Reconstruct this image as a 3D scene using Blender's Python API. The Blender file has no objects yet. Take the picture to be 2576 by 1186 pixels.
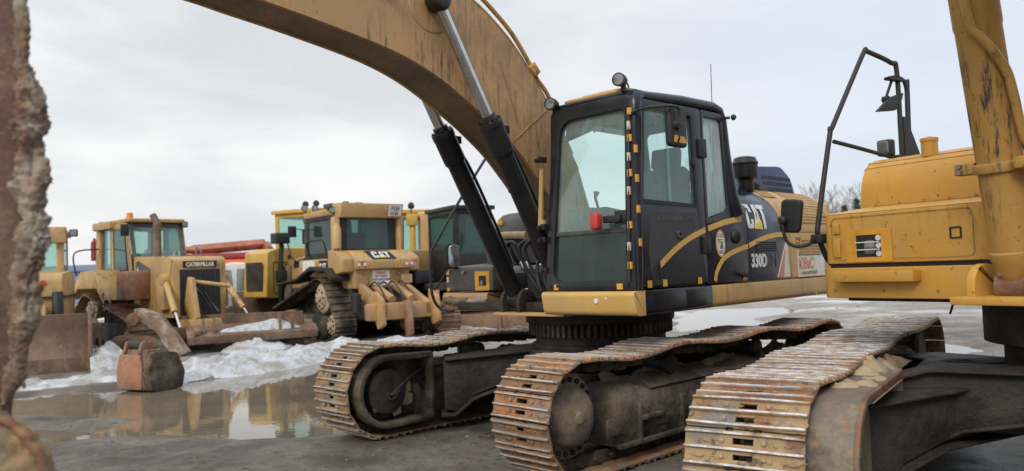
import bpy, bmesh, math, random
from math import sin, cos, pi, radians, sqrt, atan2, hypot
from mathutils import Vector, Matrix, noise
random.seed(7)
scene = bpy.context.scene
COL = scene.collection
# ---------------------------------------------------------------- camera, world, sun, exposure
F_PX, W_PX, PITCH, ROLL, EYE = 1977.0, 2576.0, math.atan(83.5/1977.0), 0.0385, 1.65
cam_d = bpy.data.cameras.new('camera'); cam_d.sensor_width = 36.0; cam_d.lens = 36.0*F_PX/W_PX
cam_d.clip_start = 0.05; cam_d.clip_end = 3000
cam = bpy.data.objects.new('camera', cam_d); COL.objects.link(cam)
_f = Vector((0, cos(PITCH), sin(PITCH))); _r = Vector((1, 0, 0)); _u = Vector((0, -sin(PITCH), cos(PITCH)))
_r2 = _r*cos(ROLL) - _u*sin(ROLL); _u2 = _r*sin(ROLL) + _u*cos(ROLL)
M = Matrix((_r2, _u2, -_f)).transposed().to_4x4(); M.translation = Vector((0, 0, EYE))
cam.matrix_world = M
cam_d.dof.use_dof = True; cam_d.dof.focus_distance = 6.0; cam_d.dof.aperture_fstop = 2.0
scene.camera = cam

SUN_EL, SUN_AZ = radians(38), radians(205)     # azimuth measured from +Y clockwise: behind the camera, to the left
world = bpy.data.worlds.new('World'); scene.world = world; world.use_nodes = True
nt = world.node_tree; nt.nodes.clear(); N = nt.nodes; L = nt.links
out = N.new('ShaderNodeOutputWorld'); bg = N.new('ShaderNodeBackground'); L.new(bg.outputs[0], out.inputs[0])
sky = N.new('ShaderNodeTexSky'); sky.sky_type = 'NISHITA'; sky.sun_disc = False
sky.sun_elevation = SUN_EL; sky.sun_rotation = SUN_AZ
skm = N.new('ShaderNodeMix'); skm.data_type = 'RGBA'; skm.blend_type = 'MULTIPLY'; skm.inputs[0].default_value = 1
L.new(sky.outputs[0], skm.inputs[6]); skm.inputs[7].default_value = (.1, .1, .1, 1)
tc = N.new('ShaderNodeTexCoord'); mp = N.new('ShaderNodeMapping'); mp.inputs['Scale'].default_value = (1.2, 1.2, 4.2)
mp.inputs['Location'].default_value = (.35, .2, .1)
L.new(tc.outputs['Generated'], mp.inputs[0])
n1 = N.new('ShaderNodeTexNoise'); n1.inputs['Scale'].default_value = 2.1; n1.inputs['Detail'].default_value = 7; n1.inputs['Roughness'].default_value = .52
n1.inputs['Distortion'].default_value = .25
L.new(mp.outputs[0], n1.inputs['Vector'])
cr = N.new('ShaderNodeValToRGB'); L.new(n1.outputs[0], cr.inputs[0])
cr.color_ramp.elements[0].position = .38; cr.color_ramp.elements[0].color = (.70, .72, .745, 1)
cr.color_ramp.elements[1].position = .60; cr.color_ramp.elements[1].color = (.93, .925, .915, 1)
# bluish to the right, whiter to the left
sep = N.new('ShaderNodeSeparateXYZ'); L.new(tc.outputs['Generated'], sep.inputs[0])
mr = N.new('ShaderNodeMapRange'); mr.inputs[1].default_value = -.15; mr.inputs[2].default_value = .45; L.new(sep.outputs[0], mr.inputs[0])
mrm = N.new('ShaderNodeMath'); mrm.operation = 'MULTIPLY'; mrm.inputs[1].default_value = .72; L.new(mr.outputs[0], mrm.inputs[0])
mb_ = N.new('ShaderNodeMix'); mb_.data_type = 'RGBA'; L.new(mrm.outputs[0], mb_.inputs[0]); L.new(cr.outputs[0], mb_.inputs[6]); mb_.inputs[7].default_value = (.66, .735, .85, 1)
# a thick overcast is brighter overhead than at the horizon
mz = N.new('ShaderNodeMapRange'); mz.inputs[1].default_value = .36; mz.inputs[2].default_value = .95; mz.inputs[3].default_value = 1.0; mz.inputs[4].default_value = 1.7
L.new(sep.outputs[2], mz.inputs[0])
mm = N.new('ShaderNodeVectorMath'); mm.operation = 'SCALE'; L.new(mb_.outputs[2], mm.inputs[0]); L.new(mz.outputs[0], mm.inputs['Scale'])
mx = N.new('ShaderNodeMix'); mx.data_type = 'RGBA'; mx.inputs[0].default_value = .92; L.new(skm.outputs[2], mx.inputs[6]); L.new(mm.outputs[0], mx.inputs[7])
L.new(mx.outputs[2], bg.inputs[0]); bg.inputs[1].default_value = 1.0
sd = bpy.data.lights.new('sun', 'SUN'); sd.energy = 1.9; sd.angle = radians(22); sd.color = (1, .95, .88)
so = bpy.data.objects.new('sun', sd); COL.objects.link(so)
_sd = Vector((sin(SUN_AZ)*cos(SUN_EL), cos(SUN_AZ)*cos(SUN_EL), sin(SUN_EL)))
so.rotation_euler = _sd.to_track_quat('Z', 'Y').to_euler()
scene.view_settings.view_transform = 'Standard'; scene.view_settings.look = 'None'
scene.view_settings.exposure = 0.12; scene.view_settings.gamma = 1.0
scene.render.engine = 'CYCLES'
scene.cycles.max_bounces = 8; scene.cycles.transparent_max_bounces = 16

# ---------------------------------------------------------------- materials
def newmat(name):
    m = bpy.data.materials.new(name); m.use_nodes = True
    nt = m.node_tree; return m, nt, nt.nodes['Principled BSDF']
def nd(nt, t, **kw):
    n = nt.nodes.new(t)
    for k, v in kw.items():
        if k in n.inputs: n.inputs[k].default_value = v
        else: setattr(n, k, v)
    return n
def coords(nt, scale=(1, 1, 1), kind='Object'):
    tc = nd(nt, 'ShaderNodeTexCoord'); mp = nd(nt, 'ShaderNodeMapping'); mp.inputs['Scale'].default_value = scale
    nt.links.new(tc.outputs[kind], mp.inputs[0]); return mp.outputs[0]
def noise_t(nt, vec, scale, detail=5, rough=.55, lo=.4, hi=.6, dist=0):
    n = nd(nt, 'ShaderNodeTexNoise', Scale=scale, Detail=detail, Roughness=rough, Distortion=dist)
    nt.links.new(vec, n.inputs['Vector'])
    r = nd(nt, 'ShaderNodeMapRange'); r.inputs[1].default_value = lo; r.inputs[2].default_value = hi
    nt.links.new(n.outputs[0], r.inputs[0]); return r.outputs[0]
def mul(nt, a, b):
    m = nd(nt, 'ShaderNodeMath', operation='MULTIPLY')
    for i, s in enumerate((a, b)):
        if isinstance(s, (int, float)): m.inputs[i].default_value = s
        else: nt.links.new(s, m.inputs[i])
    return m.outputs[0]
def mixc(nt, fac, a, b):
    m = nd(nt, 'ShaderNodeMix', data_type='RGBA')
    if isinstance(fac, (int, float)): m.inputs[0].default_value = fac
    else: nt.links.new(fac, m.inputs[0])
    for i, s in ((6, a), (7, b)):
        if isinstance(s, tuple): m.inputs[i].default_value = s if len(s) == 4 else s+(1,)
        else: nt.links.new(s, m.inputs[i])
    return m.outputs[2]
def bump(nt, bsdf, h, dist=.01, strength=.5):
    b = nd(nt, 'ShaderNodeBump', Distance=dist, Strength=strength); nt.links.new(h, b.inputs['Height']); nt.links.new(b.outputs[0], bsdf.inputs['Normal'])
def paint(name, base, dark=None, dust=(.36, .30, .22), rough=.42, dusty=.35, streak=.25, spots=.3, rust=None, bmp=.25, metal=0, wear=0, spec=.5, bd=.004, rvar=.35, scuff=None):
    """weathered machine paint: tone drift, settled dust, vertical scuff streaks, chips"""
    m, nt, b = newmat(name)
    v = coords(nt); vs = coords(nt, (9, 9, 1.1))
    dark = dark or tuple(c*.72 for c in base)
    c = mixc(nt, noise_t(nt, v, 1.7, 5, .6, .35, .68), base, dark)
    dn = noise_t(nt, v, 2.6, 8, .65, .42, .72)
    c = mixc(nt, mul(nt, dn, dusty), c, dust)
    st = mul(nt, noise_t(nt, vs, 2.2, 8, .75, .52, .62), noise_t(nt, v, 1.1, 4, .55, .42, .56))
    c = mixc(nt, mul(nt, st, streak), c, rust or (.045, .035, .028))
    sp = noise_t(nt, v, 17, 6, .7, .635, .66)
    c = mixc(nt, mul(nt, sp, spots), c, rust or (.05, .035, .025))
    if scuff:                                                  # worn belt between two places along the part's own x axis
        sx = nd(nt, 'ShaderNodeSeparateXYZ'); nt.links.new(v, sx.inputs[0]); up_ = nd(nt, 'ShaderNodeMapRange'); dn_ = nd(nt, 'ShaderNodeMapRange')
        for q_, (a_, b_) in ((up_, (scuff[0]-.3, scuff[0]+.3)), (dn_, (scuff[1]+.5, scuff[1]-.2))): nt.links.new(sx.outputs[0], q_.inputs[0]); q_.inputs[1].default_value = a_; q_.inputs[2].default_value = b_
        zone = mul(nt, up_.outputs[0], dn_.outputs[0])
        c = mixc(nt, mul(nt, mul(nt, noise_t(nt, coords(nt, (16, 16, 1.6)), 2.0, 9, .8, .51, .58), zone), .55), c, (.10, .07, .05))
        c = mixc(nt, mul(nt, mul(nt, noise_t(nt, v, 1.4, 8, .7, .45, .6), zone), .55), c, (.21, .13, .075))
    if wear:                                                   # scratches
        c = mixc(nt, mul(nt, noise_t(nt, coords(nt, (1, 1, 14)), 5, 8, .8, .655, .67), .55*wear), c, (.13, .09, .06))
    nt.links.new(c, b.inputs['Base Color'])
    r = nd(nt, 'ShaderNodeMapRange'); r.inputs[3].default_value = rough; r.inputs[4].default_value = min(1, rough+rvar); nt.links.new(dn, r.inputs[0])
    nt.links.new(r.outputs[0], b.inputs['Roughness']); b.inputs['Metallic'].default_value = metal; b.inputs['Specular IOR Level'].default_value = spec
    bump(nt, b, noise_t(nt, v, 14, 7, .65, .25, .75), bd, bmp)
    return m
def plain(name, col, rough=.5, metal=0, spec=None):
    m, nt, b = newmat(name); v = coords(nt)
    c = mixc(nt, noise_t(nt, v, 8, 5, .6, .35, .7), col, tuple(x*.75 for x in col))
    nt.links.new(c, b.inputs['Base Color']); b.inputs['Roughness'].default_value = rough; b.inputs['Metallic'].default_value = metal
    if spec is not None: b.inputs['Specular IOR Level'].default_value = spec
    return m
def rusty(name, a=(.20, .085, .035), c2=(.07, .05, .04), mud=(.34, .27, .19), muda=.5, rough=.75, sc=1.0):
    m, nt, b = newmat(name); v = coords(nt)
    c = mixc(nt, noise_t(nt, v, 3*sc, 8, .65, .38, .62), a, c2)
    c = mixc(nt, mul(nt, noise_t(nt, v, 1.6*sc, 9, .7, .47, .6), muda), c, mud)
    c = mixc(nt, mul(nt, noise_t(nt, v, 17*sc, 5, .6, .55, .7), .5), c, (.42, .20, .08))
    nt.links.new(c, b.inputs['Base Color']); b.inputs['Roughness'].default_value = rough
    bump(nt, b, noise_t(nt, v, 22*sc, 8, .7, .3, .7), .01, .5)
    return m
def shoe_mat(name, rust, mud, muda, steel=(.55, .53, .50)):
    m, nt, b = newmat(name); v = coords(nt)
    oi = nd(nt, 'ShaderNodeObjectInfo')
    comb = nd(nt, 'ShaderNodeVectorMath', operation='ADD'); nt.links.new(v, comb.inputs[0])
    sc = nd(nt, 'ShaderNodeVectorMath', operation='SCALE'); nt.links.new(oi.outputs['Random'], sc.inputs['Scale']); sc.inputs[0].default_value = (13, 7, 31)
    nt.links.new(sc.outputs[0], comb.inputs[1]); vv = comb.outputs[0]
    c = mixc(nt, noise_t(nt, vv, 6, 7, .65, .38, .64), rust, (.17, .12, .085))
    rm = nd(nt, 'ShaderNodeMapRange'); nt.links.new(oi.outputs['Random'], rm.inputs[0]); rm.inputs[3].default_value = .62; rm.inputs[4].default_value = 1.1
    mm = mul(nt, mul(nt, noise_t(nt, vv, 3.3, 9, .7, .40, .58), muda), rm.outputs[0])
    c = mixc(nt, mm, c, mud)
    sx = nd(nt, 'ShaderNodeSeparateXYZ'); nt.links.new(v, sx.inputs[0])
    bare = mul(nt, noise_t(nt, vv, 2.2, 8, .7, .54, .58), .75); c = mixc(nt, bare, c, (.19, .18, .17))
    c = mixc(nt, mul(nt, noise_t(nt, vv, 12, 6, .7, .56, .62), .8), c, (.075, .05, .035))
    dk = nd(nt, 'ShaderNodeMapRange'); nt.links.new(oi.outputs['Random'], dk.inputs[0]); dk.inputs[3].default_value = .0; dk.inputs[4].default_value = .7 if muda < 1.0 else .35; c = mixc(nt, dk.outputs[0], c, (.14, .075, .04))
    tip = nd(nt, 'ShaderNodeMapRange'); nt.links.new(sx.outputs[2], tip.inputs[0]); tip.inputs[1].default_value = .026; tip.inputs[2].default_value = .034
    tn = mul(nt, tip.outputs[0], noise_t(nt, vv, 9, 7, .7, .33, .56))
    c = mixc(nt, tn, c, steel)
    nt.links.new(c, b.inputs['Base Color'])
    nt.links.new(mul(nt, tn, .55), b.inputs['Metallic'])
    r = nd(nt, 'ShaderNodeMapRange'); nt.links.new(tn, r.inputs[0]); r.inputs[3].default_value = .8; r.inputs[4].default_value = .38
    nt.links.new(r.outputs[0], b.inputs['Roughness'])
    bump(nt, b, noise_t(nt, vv, 30, 8, .7, .3, .7), .006, .6)
    return m
def glass(name, tint=(.70, .86, .82), film=.12, filmc=(.62, .68, .67), rough=.02):
    m, nt, b = newmat(name); nt.nodes.remove(b)
    o = nt.nodes['Material Output']; v = coords(nt, (6, 6, .5)); v2 = coords(nt)
    tr = nd(nt, 'ShaderNodeBsdfTransparent'); tr.inputs[0].default_value = tint+(1,)
    gl = nd(nt, 'ShaderNodeBsdfGlossy'); gl.inputs['Roughness'].default_value = rough; gl.inputs[0].default_value = (.9, .95, .95, 1)
    lw = nd(nt, 'ShaderNodeLayerWeight', Blend=.5); pw = nd(nt, 'ShaderNodeMath', operation='POWER'); nt.links.new(lw.outputs['Facing'], pw.inputs[0]); pw.inputs[1].default_value = 4
    fr = nd(nt, 'ShaderNodeMath', operation='MULTIPLY_ADD'); nt.links.new(pw.outputs[0], fr.inputs[0]); fr.inputs[1].default_value = .6; fr.inputs[2].default_value = .045
    mx = nd(nt, 'ShaderNodeMixShader'); nt.links.new(fr.outputs[0], mx.inputs[0]); nt.links.new(tr.outputs[0], mx.inputs[1]); nt.links.new(gl.outputs[0], mx.inputs[2])
    df = nd(nt, 'ShaderNodeBsdfDiffuse'); df.inputs[0].default_value = filmc+(1,)
    st = noise_t(nt, v, 3, 8, .7, .3, .75); st2 = noise_t(nt, v2, 1.2, 5, .6, .3, .7)
    a = nd(nt, 'ShaderNodeMath', operation='MULTIPLY_ADD'); nt.links.new(mul(nt, st, st2), a.inputs[0]); a.inputs[1].default_value = film*1.6; a.inputs[2].default_value = film*.5
    m2 = nd(nt, 'ShaderNodeMixShader'); nt.links.new(a.outputs[0], m2.inputs[0]); nt.links.new(mx.outputs[0], m2.inputs[1]); nt.links.new(df.outputs[0], m2.inputs[2])
    nt.links.new(m2.outputs[0], o.inputs[0]); return m

MT = {}
MT['tan'] = paint('tan paint', (.50, .315, .125), (.43, .265, .11), dust=(.40, .30, .18), dusty=.35, streak=.35, spots=.4, wear=.7)
MT['boom'] = paint('boom paint', (.47, .27, .105), (.40, .235, .095), dust=(.33, .25, .16), dusty=.5, streak=.85, spots=.45, rough=.5, bmp=.4, scuff=(.7, 2.3))
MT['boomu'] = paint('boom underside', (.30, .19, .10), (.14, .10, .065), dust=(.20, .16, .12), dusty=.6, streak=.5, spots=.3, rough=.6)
MT['tanold'] = paint('old tan paint', (.52, .325, .11), (.38, .235, .09), dust=(.30, .215, .13), dusty=.75, streak=.8, spots=.7, wear=.9)
MT['yellow'] = paint('yellow paint', (.61, .32, .045), (.52, .265, .038), dust=(.44, .30, .13), dusty=.45, streak=.35, spots=.75, rough=.42, wear=.9)
MT['yellowd'] = paint('yellow cylinder paint', (.46, .25, .05), (.36, .20, .045), dust=(.30, .19, .08), dusty=.6, streak=1.0, spots=.8, rough=.5)
MT['kyel'] = paint('ochre yellow paint', (.56, .345, .06), (.44, .27, .05), dust=(.5, .38, .2), dusty=.3, streak=.3)
MT['black'] = paint('black paint', (.010, .0105, .012), (.014, .0145, .016), dust=(.06, .055, .05), rough=.3, dusty=.3, streak=.0, spots=.0, bmp=.1, spec=.35, rvar=.2)
MT['navy'] = paint('navy paint', (.0085, .0105, .018), (.012, .014, .022), dust=(.055, .055, .055), rough=.22, dusty=.3, streak=.0, spots=.0, bmp=.08, spec=.38, rvar=.2)
MT['navyblue'] = paint('navy blue paint', (.012, .019, .045), (.016, .022, .045), dust=(.06, .06, .065), rough=.2, dusty=.25, streak=0, spots=0, bmp=.08, spec=.45, rvar=.2)
MT['blue'] = paint('blue guard paint', (.035, .06, .16), (.03, .05, .12), dust=(.15, .16, .18), rough=.4, dusty=.3, streak=0, spots=0)
MT['grey'] = paint('grey paint', (.055, .055, .058), (.035, .035, .037), dust=(.22, .20, .17), rough=.5, dusty=.5, streak=.2, spots=.1)
MT['rubber'] = plain('rubber', (.016, .016, .017), .6)
MT['hose'] = plain('hose', (.014, .014, .016), .38)
MT['dark'] = paint('greasy dark steel', (.016, .014, .013), (.028, .024, .02), dust=(.11, .085, .065), rough=.55, dusty=.6, streak=.0, spots=0, bmp=.8, spec=.3, bd=.014)
MT['darkmud'] = paint('muddy dark steel', (.045, .036, .028), (.025, .021, .018), dust=(.22, .175, .125), rough=.7, dusty=.95, streak=.3, spots=0, bmp=.9, spec=.25, bd=.016)
MT['chrome'] = plain('chrome', (.62, .63, .64), .22, 1.0)
MT['steel'] = plain('steel', (.30, .30, .31), .4, .9)
MT['rust'] = rusty('rusty steel', muda=.55)
MT['rustred'] = rusty('red brown rust', a=(.28, .12, .065), c2=(.15, .07, .045), muda=.45)
MT['orust'] = rusty('orange rust plate', a=(.36, .16, .085), c2=(.17, .08, .05), muda=.5)
MT['skirt'] = paint('front skirt paint', (.62, .385, .11), (.52, .32, .095), dusty=.3, streak=.2)
MT['rustbrown'] = rusty('brown rust', a=(.15, .08, .052), c2=(.075, .055, .043), mud=(.24, .18, .125), muda=.8)
MT['plate'] = rusty('dark red brown plate', a=(.135, .06, .045), c2=(.08, .042, .035), mud=(.22, .15, .10), muda=.6, sc=3)
MT['ripper'] = paint('worn ripper paint', (.50, .30, .11), (.30, .18, .09), dust=(.26, .16, .09), dusty=.8, streak=.7, spots=.8, rust=(.16, .07, .035))
MT['blade'] = rusty('worn blade', a=(.19, .115, .085), c2=(.14, .09, .07), mud=(.25, .18, .13), muda=.6, sc=.6)
MT['mudcake'] = rusty('dried mud', a=(.22, .16, .115), c2=(.15, .085, .06), mud=(.37, .32, .255), muda=.95, rough=.95, sc=2)
MT['mudtan'] = rusty('tan dried mud', a=(.42, .33, .21), c2=(.34, .25, .16), mud=(.48, .40, .28), muda=.6, rough=.95)
MT['guardmud'] = rusty('guard mud', a=(.17, .14, .11), c2=(.10, .085, .07), mud=(.34, .27, .18), muda=.7)
MT['rusttan'] = rusty('rusty tan mud', a=(.40, .27, .11), c2=(.24, .16, .085), mud=(.16, .13, .10), muda=1.0, sc=1.6)
MT['shoe'] = shoe_mat('track shoe', (.38, .145, .038), (.40, .27, .145), .75)
MT['shoe2'] = shoe_mat('track shoe muddy', (.31, .125, .042), (.44, .32, .175), 1.1, steel=(.66, .66, .66))
MT['shoe3'] = shoe_mat('track shoe pale', (.33, .165, .065), (.46, .345, .21), .95)
MT['glass'] = glass('cab glass', film=.12, tint=(.82, .95, .92), filmc=(.50, .62, .60))
MT['glassf'] = glass('dusty windshield', film=.13, tint=(.84, .96, .93), filmc=(.70, .80, .78))
MT['glassd'] = glass('dark green glass', tint=(.30, .46, .42), film=.10, filmc=(.22, .30, .28))
MT['frost'] = glass('frosted glass', tint=(.62, .80, .76), film=.6, filmc=(.50, .60, .60), rough=.2)
MT['orange'] = plain('orange tape', (.72, .35, .03), .45)
MT['amber'] = plain('amber lens', (.75, .20, .02), .3)
MT['white'] = plain('white', (.74, .73, .70), .5)
MT['cream'] = plain('cream', (.72, .66, .52), .5)
MT['red'] = plain('red', (.55, .05, .04), .4)
MT['pink'] = plain('faded red', (.60, .25, .22), .6)
MT['tape'] = paint('stripe', (.68, .40, .09), (.6, .34, .07), dusty=.25, streak=.1, spots=.1)
MT['logoyel'] = plain('logo yellow', (.80, .58, .05), .45)
MT['greyink'] = plain('grey ink', (.12, .12, .13), .6)
MT['lens'] = plain('lamp lens', (.26, .265, .27), .10, .6)
MT['skin'] = plain('interior grey', (.05, .05, .055), .7)
MT['mirror'] = plain('mirror glass', (.38, .42, .46), .15, .8)
MT['crane'] = paint('orange crane paint', (.36, .085, .035), (.24, .06, .03), dusty=.5, streak=.6, spots=.6)
MT['tankred'] = paint('red tank paint', (.62, .12, .035), (.55, .09, .03), dusty=.15, streak=.1)
MT['darkred'] = paint('dark red paint', (.30, .02, .03), dusty=.1)

# ---------------------------------------------------------------- mesh helpers
def logo_quads():
    q = []
    q += [[(.04, 0), (.27, 0), (.31, .08), (.0, .08)], [(.0, .08), (.31, .08), (.31, .18), (.0, .18)], [(.0, .18), (.11, .18), (.11, .82), (.0, .82)], [(.21, .18), (.31, .18), (.31, .36), (.21, .36)], [(.21, .64), (.31, .64), (.31, .82), (.21, .82)], [(.0, .82), (.31, .82), (.31, .92), (.0, .92)], [(.0, .92), (.31, .92), (.27, 1), (.04, 1)]]
    q += [[(.33, 0), (.43, 0), (.49, .45), (.425, .45)], [(.61, 0), (.72, 0), (.625, .45), (.56, .45)], [(.425, .45), (.49, .45), (.515, .86), (.455, 1.0)], [(.56, .45), (.625, .45), (.60, 1), (.53, .86)], [(.455, 1.0), (.515, .86), (.53, .86), (.60, 1)]]
    q += [[(.79, 0), (.90, 0), (.90, .82), (.79, .82)], [(.66, .82), (1.0, .82), (1.0, 1), (.66, 1)]]
    return q
def logo(fn, name, parent, w0=.004, w1=.008, rows=4):
    """three block letters with a yellow wedge over the foot of the middle one; fn(u, w, d) maps 0..1 x 0..1"""
    b = MB()
    for qd in logo_quads():
        (a, c, e, g) = qd
        for r in range(rows):
            t0, t1 = r/rows, (r+1)/rows
            P = [(a[0]+(g[0]-a[0])*t0, a[1]+(g[1]-a[1])*t0), (c[0]+(e[0]-c[0])*t0, c[1]+(e[1]-c[1])*t0), (c[0]+(e[0]-c[0])*t1, c[1]+(e[1]-c[1])*t1), (a[0]+(g[0]-a[0])*t1, a[1]+(g[1]-a[1])*t1)]
            b.slab(P, fn, w0, w1)
    lg = b.build(name, 'white', parent, smooth=False)
    b = MB(); T = [(.34, -.02), (.71, -.02), (.525, .47)]
    for r in range(rows):
        t0, t1 = r/rows, (r+1)/rows
        L_ = lambda p, q, t: (p[0]+(q[0]-p[0])*t, p[1]+(q[1]-p[1])*t)
        b.slab([L_(T[0], T[2], t0), L_(T[1], T[2], t0), L_(T[1], T[2], t1*.999), L_(T[0], T[2], t1*.999)], fn, w1+.001, w1+.004)
    b.build('logo_triangle', 'logoyel', lg, smooth=False); return lg
def rz(a): return Matrix.Rotation(a, 4, 'Z')
def T3(x, y, z): return Matrix.Translation((x, y, z))
class MB:
    def __init__(s, xf=None): s.v = []; s.f = []; s.m = []; s.xf = xf or Matrix.Identity(4); s.mi = 0; s.g = []; s.pc = None; s.nc = 0
    def new(s): s.pc = (s.pc or 0)+1; return s
    def add(s, vs, fs):
        o = len(s.v)
        for v in vs: s.v.append(s.xf @ Vector(v))
        s.nc += 1; key = s.pc if s.pc is not None else -s.nc
        for f in fs: s.f.append([i+o for i in f]); s.m.append(s.mi); s.g.append(key)
        return s
    def each(s, name, mat, parent=None, **kw):
        """one object per piece (per added shape, or per new() group)"""
        out = []
        for key in dict.fromkeys(s.g):
            q = MB(); mp = {}
            for f, m, g in zip(s.f, s.m, s.g):
                if g != key: continue
                nf = []
                for i in f:
                    if i not in mp: mp[i] = len(q.v); q.v.append(s.v[i])
                    nf.append(mp[i])
                q.f.append(nf); q.m.append(m)
            out.append(q.build(name, mat, parent, **kw))
        return out
    def box(s, x0, x1, y0, y1, z0, z1, R=None):
        vs = [(x, y, z) for x in (x0, x1) for y in (y0, y1) for z in (z0, z1)]
        if R is not None: vs = [R @ Vector(v) for v in vs]
        return s.add(vs, [(0, 1, 3, 2), (4, 6, 7, 5), (0, 4, 5, 1), (2, 3, 7, 6), (0, 2, 6, 4), (1, 5, 7, 3)])
    def prism(s, pts, a0, a1, ax='y', R=None):
        """pts 2D outline extruded along axis ax from a0 to a1; the plane is the other two axes in order"""
        def mk(p, a):
            u, w = p
            v = (a, u, w) if ax == 'x' else (u, a, w) if ax == 'y' else (u, w, a)
            return R @ Vector(v) if R is not None else v
        n = len(pts)
        vs = [mk(p, a0) for p in pts]+[mk(p, a1) for p in pts]
        fs = [tuple(range(n)), tuple(range(2*n-1, n-1, -1))]+[(i, i+n, (i+1) % n+n, (i+1) % n) for i in range(n)]
        return s.add(vs, fs)
    def ring(s, o, i, fn, w0, w1):
        n = len(o); vs = []
        for pts, w in ((o, w1), (i, w1), (i, w0), (o, w0)): vs += [fn(p[0], p[1], w) for p in pts]
        fs = []
        for k in range(n):
            k2 = (k+1) % n
            for a in range(4):
                b = (a+1) % 4; fs.append((a*n+k, a*n+k2, b*n+k2, b*n+k))
        return s.add(vs, fs)
    def slab(s, pts, fn, w0, w1):
        n = len(pts); vs = [fn(p[0], p[1], w0) for p in pts]+[fn(p[0], p[1], w1) for p in pts]
        return s.add(vs, [tuple(range(n)), tuple(range(2*n-1, n-1, -1))]+[(i, i+n, (i+1) % n+n, (i+1) % n) for i in range(n)])
    def tube(s, path, r, n=10, closed=False, cap=True):
        P = [Vector(p) for p in path]; m = len(P)
        R_ = r if isinstance(r, (list, tuple)) else [r]*m
        vs = []; up = None
        for k in range(m):
            if closed: t = P[(k+1) % m]-P[k-1]
            else: t = P[min(k+1, m-1)]-P[max(k-1, 0)]
            t.normalize()
            if up is None:
                up = Vector((0, 0, 1)) if abs(t.z) < .9 else Vector((1, 0, 0))
            a = t.cross(up).normalized(); up = a.cross(t).normalized()
            for j in range(n):
                th = 2*pi*j/n; vs.append(P[k]+(a*cos(th)+up*sin(th))*R_[k])
        fs = []
        for k in range(m if closed else m-1):
            k2 = (k+1) % m
            for j in range(n): fs.append((k*n+j, k*n+(j+1) % n, k2*n+(j+1) % n, k2*n+j))
        if cap and not closed: fs += [tuple(range(n))[::-1], tuple(range((m-1)*n, m*n))]
        return s.add(vs, fs)
    def cyl(s, p0, p1, r, n=20, r1=None):
        return s.tube([p0, p1], [r, r if r1 is None else r1], n)
    def lathe(s, p0, ax, prof, n=28):
        """prof [(dist along ax, radius)...] from p0"""
        ax = Vector(ax).normalized(); p0 = Vector(p0)
        return s.tube([p0+ax*(d+1e-5*i) for i, (d, r) in enumerate(prof)], [max(r, 1e-4) for d, r in prof], n) if False else s._lathe(p0, ax, prof, n)
    def _lathe(s, p0, ax, prof, n):
        up = Vector((0, 0, 1)) if abs(ax.z) < .9 else Vector((1, 0, 0))
        a = ax.cross(up).normalized(); b = a.cross(ax).normalized(); vs = []
        for d, r in prof:
            for j in range(n): th = 2*pi*j/n; vs.append(p0+ax*d+(a*cos(th)+b*sin(th))*max(r, 1e-4))
        m = len(prof); fs = [(k*n+j, k*n+(j+1) % n, (k+1)*n+(j+1) % n, (k+1)*n+j) for k in range(m-1) for j in range(n)]
        fs += [tuple(range(n))[::-1], tuple(range((m-1)*n, m*n))]
        return s.add(vs, fs)
    def build(s, name, mat, parent=None, bevel=0, seg=2, ang=35, smooth=True):
        me = bpy.data.meshes.new(name); me.from_pydata([tuple(v) for v in s.v], [], s.f)
        mats = mat if isinstance(mat, (list, tuple)) else [mat]
        for m in mats: me.materials.append(MT[m] if isinstance(m, str) else m)
        bm = bmesh.new(); bm.from_mesh(me)
        if len(mats) > 1:
            for f, mi in zip(bm.faces, s.m): f.material_index = mi
        bmesh.ops.recalc_face_normals(bm, faces=bm.faces)
        if bevel:
            es = [e for e in bm.edges if len(e.link_faces) == 2 and e.calc_face_angle(0) > radians(30)]
            bmesh.ops.bevel(bm, geom=es, offset=bevel, segments=seg, profile=.5, affect='EDGES', clamp_overlap=True)
        bm.to_mesh(me); bm.free()
        if smooth:
            me.shade_smooth(); me.set_sharp_from_angle(angle=radians(ang))
        o = bpy.data.objects.new(name, me); COL.objects.link(o)
        if parent: o.parent = parent
        return o
def rpoly(pts, r, n=4):
    """polygon with rounded corners, len(pts)*(n+1) points"""
    out = []; m = len(pts)
    rr = r if isinstance(r, (list, tuple)) else [r]*m
    for i in range(m):
        p = Vector(pts[i]).to_2d() if len(pts[i]) == 2 else Vector(pts[i][:2]); a = Vector(pts[i-1]); b = Vector(pts[(i+1) % m])
        p = Vector(pts[i]); da = (a-p).normalized(); db = (b-p).normalized(); ri = rr[i]
        s0 = p+da*ri; s1 = p+db*ri
        for k in range(n+1):
            t = k/n; q = s0*(1-t)**2+p*2*t*(1-t)+s1*t*t; out.append((q.x, q.y))
    return out
def rrect(u0, v0, u1, v1, r, n=4): return rpoly([(u0, v0), (u1, v0), (u1, v1), (u0, v1)], r, n)
def smooth_path(pts, n=6):
    P = [Vector(p) for p in pts]; out = []
    for i in range(len(P)-1):
        p0 = P[max(i-1, 0)]; p1 = P[i]; p2 = P[i+1]; p3 = P[min(i+2, len(P)-1)]
        for k in range(n):
            t = k/n; out.append(.5*((2*p1)+(p2-p0)*t+(2*p0-5*p1+4*p2-p3)*t*t+(3*p1-p0-3*p2+p3)*t**3))
    out.append(P[-1]); return out
def thing(name, label, cat, loc=(0, 0, 0), rot=0, group=None):
    o = bpy.data.objects.new(name, None); COL.objects.link(o); o.location = loc; o.rotation_euler = (0, 0, rot)
    o['label'] = label; o['category'] = cat
    if group: o['group'] = group
    return o
def tag(o, label, cat, group=None):
    o['label'] = label; o['category'] = cat
    if group: o['group'] = group
    return o
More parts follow.
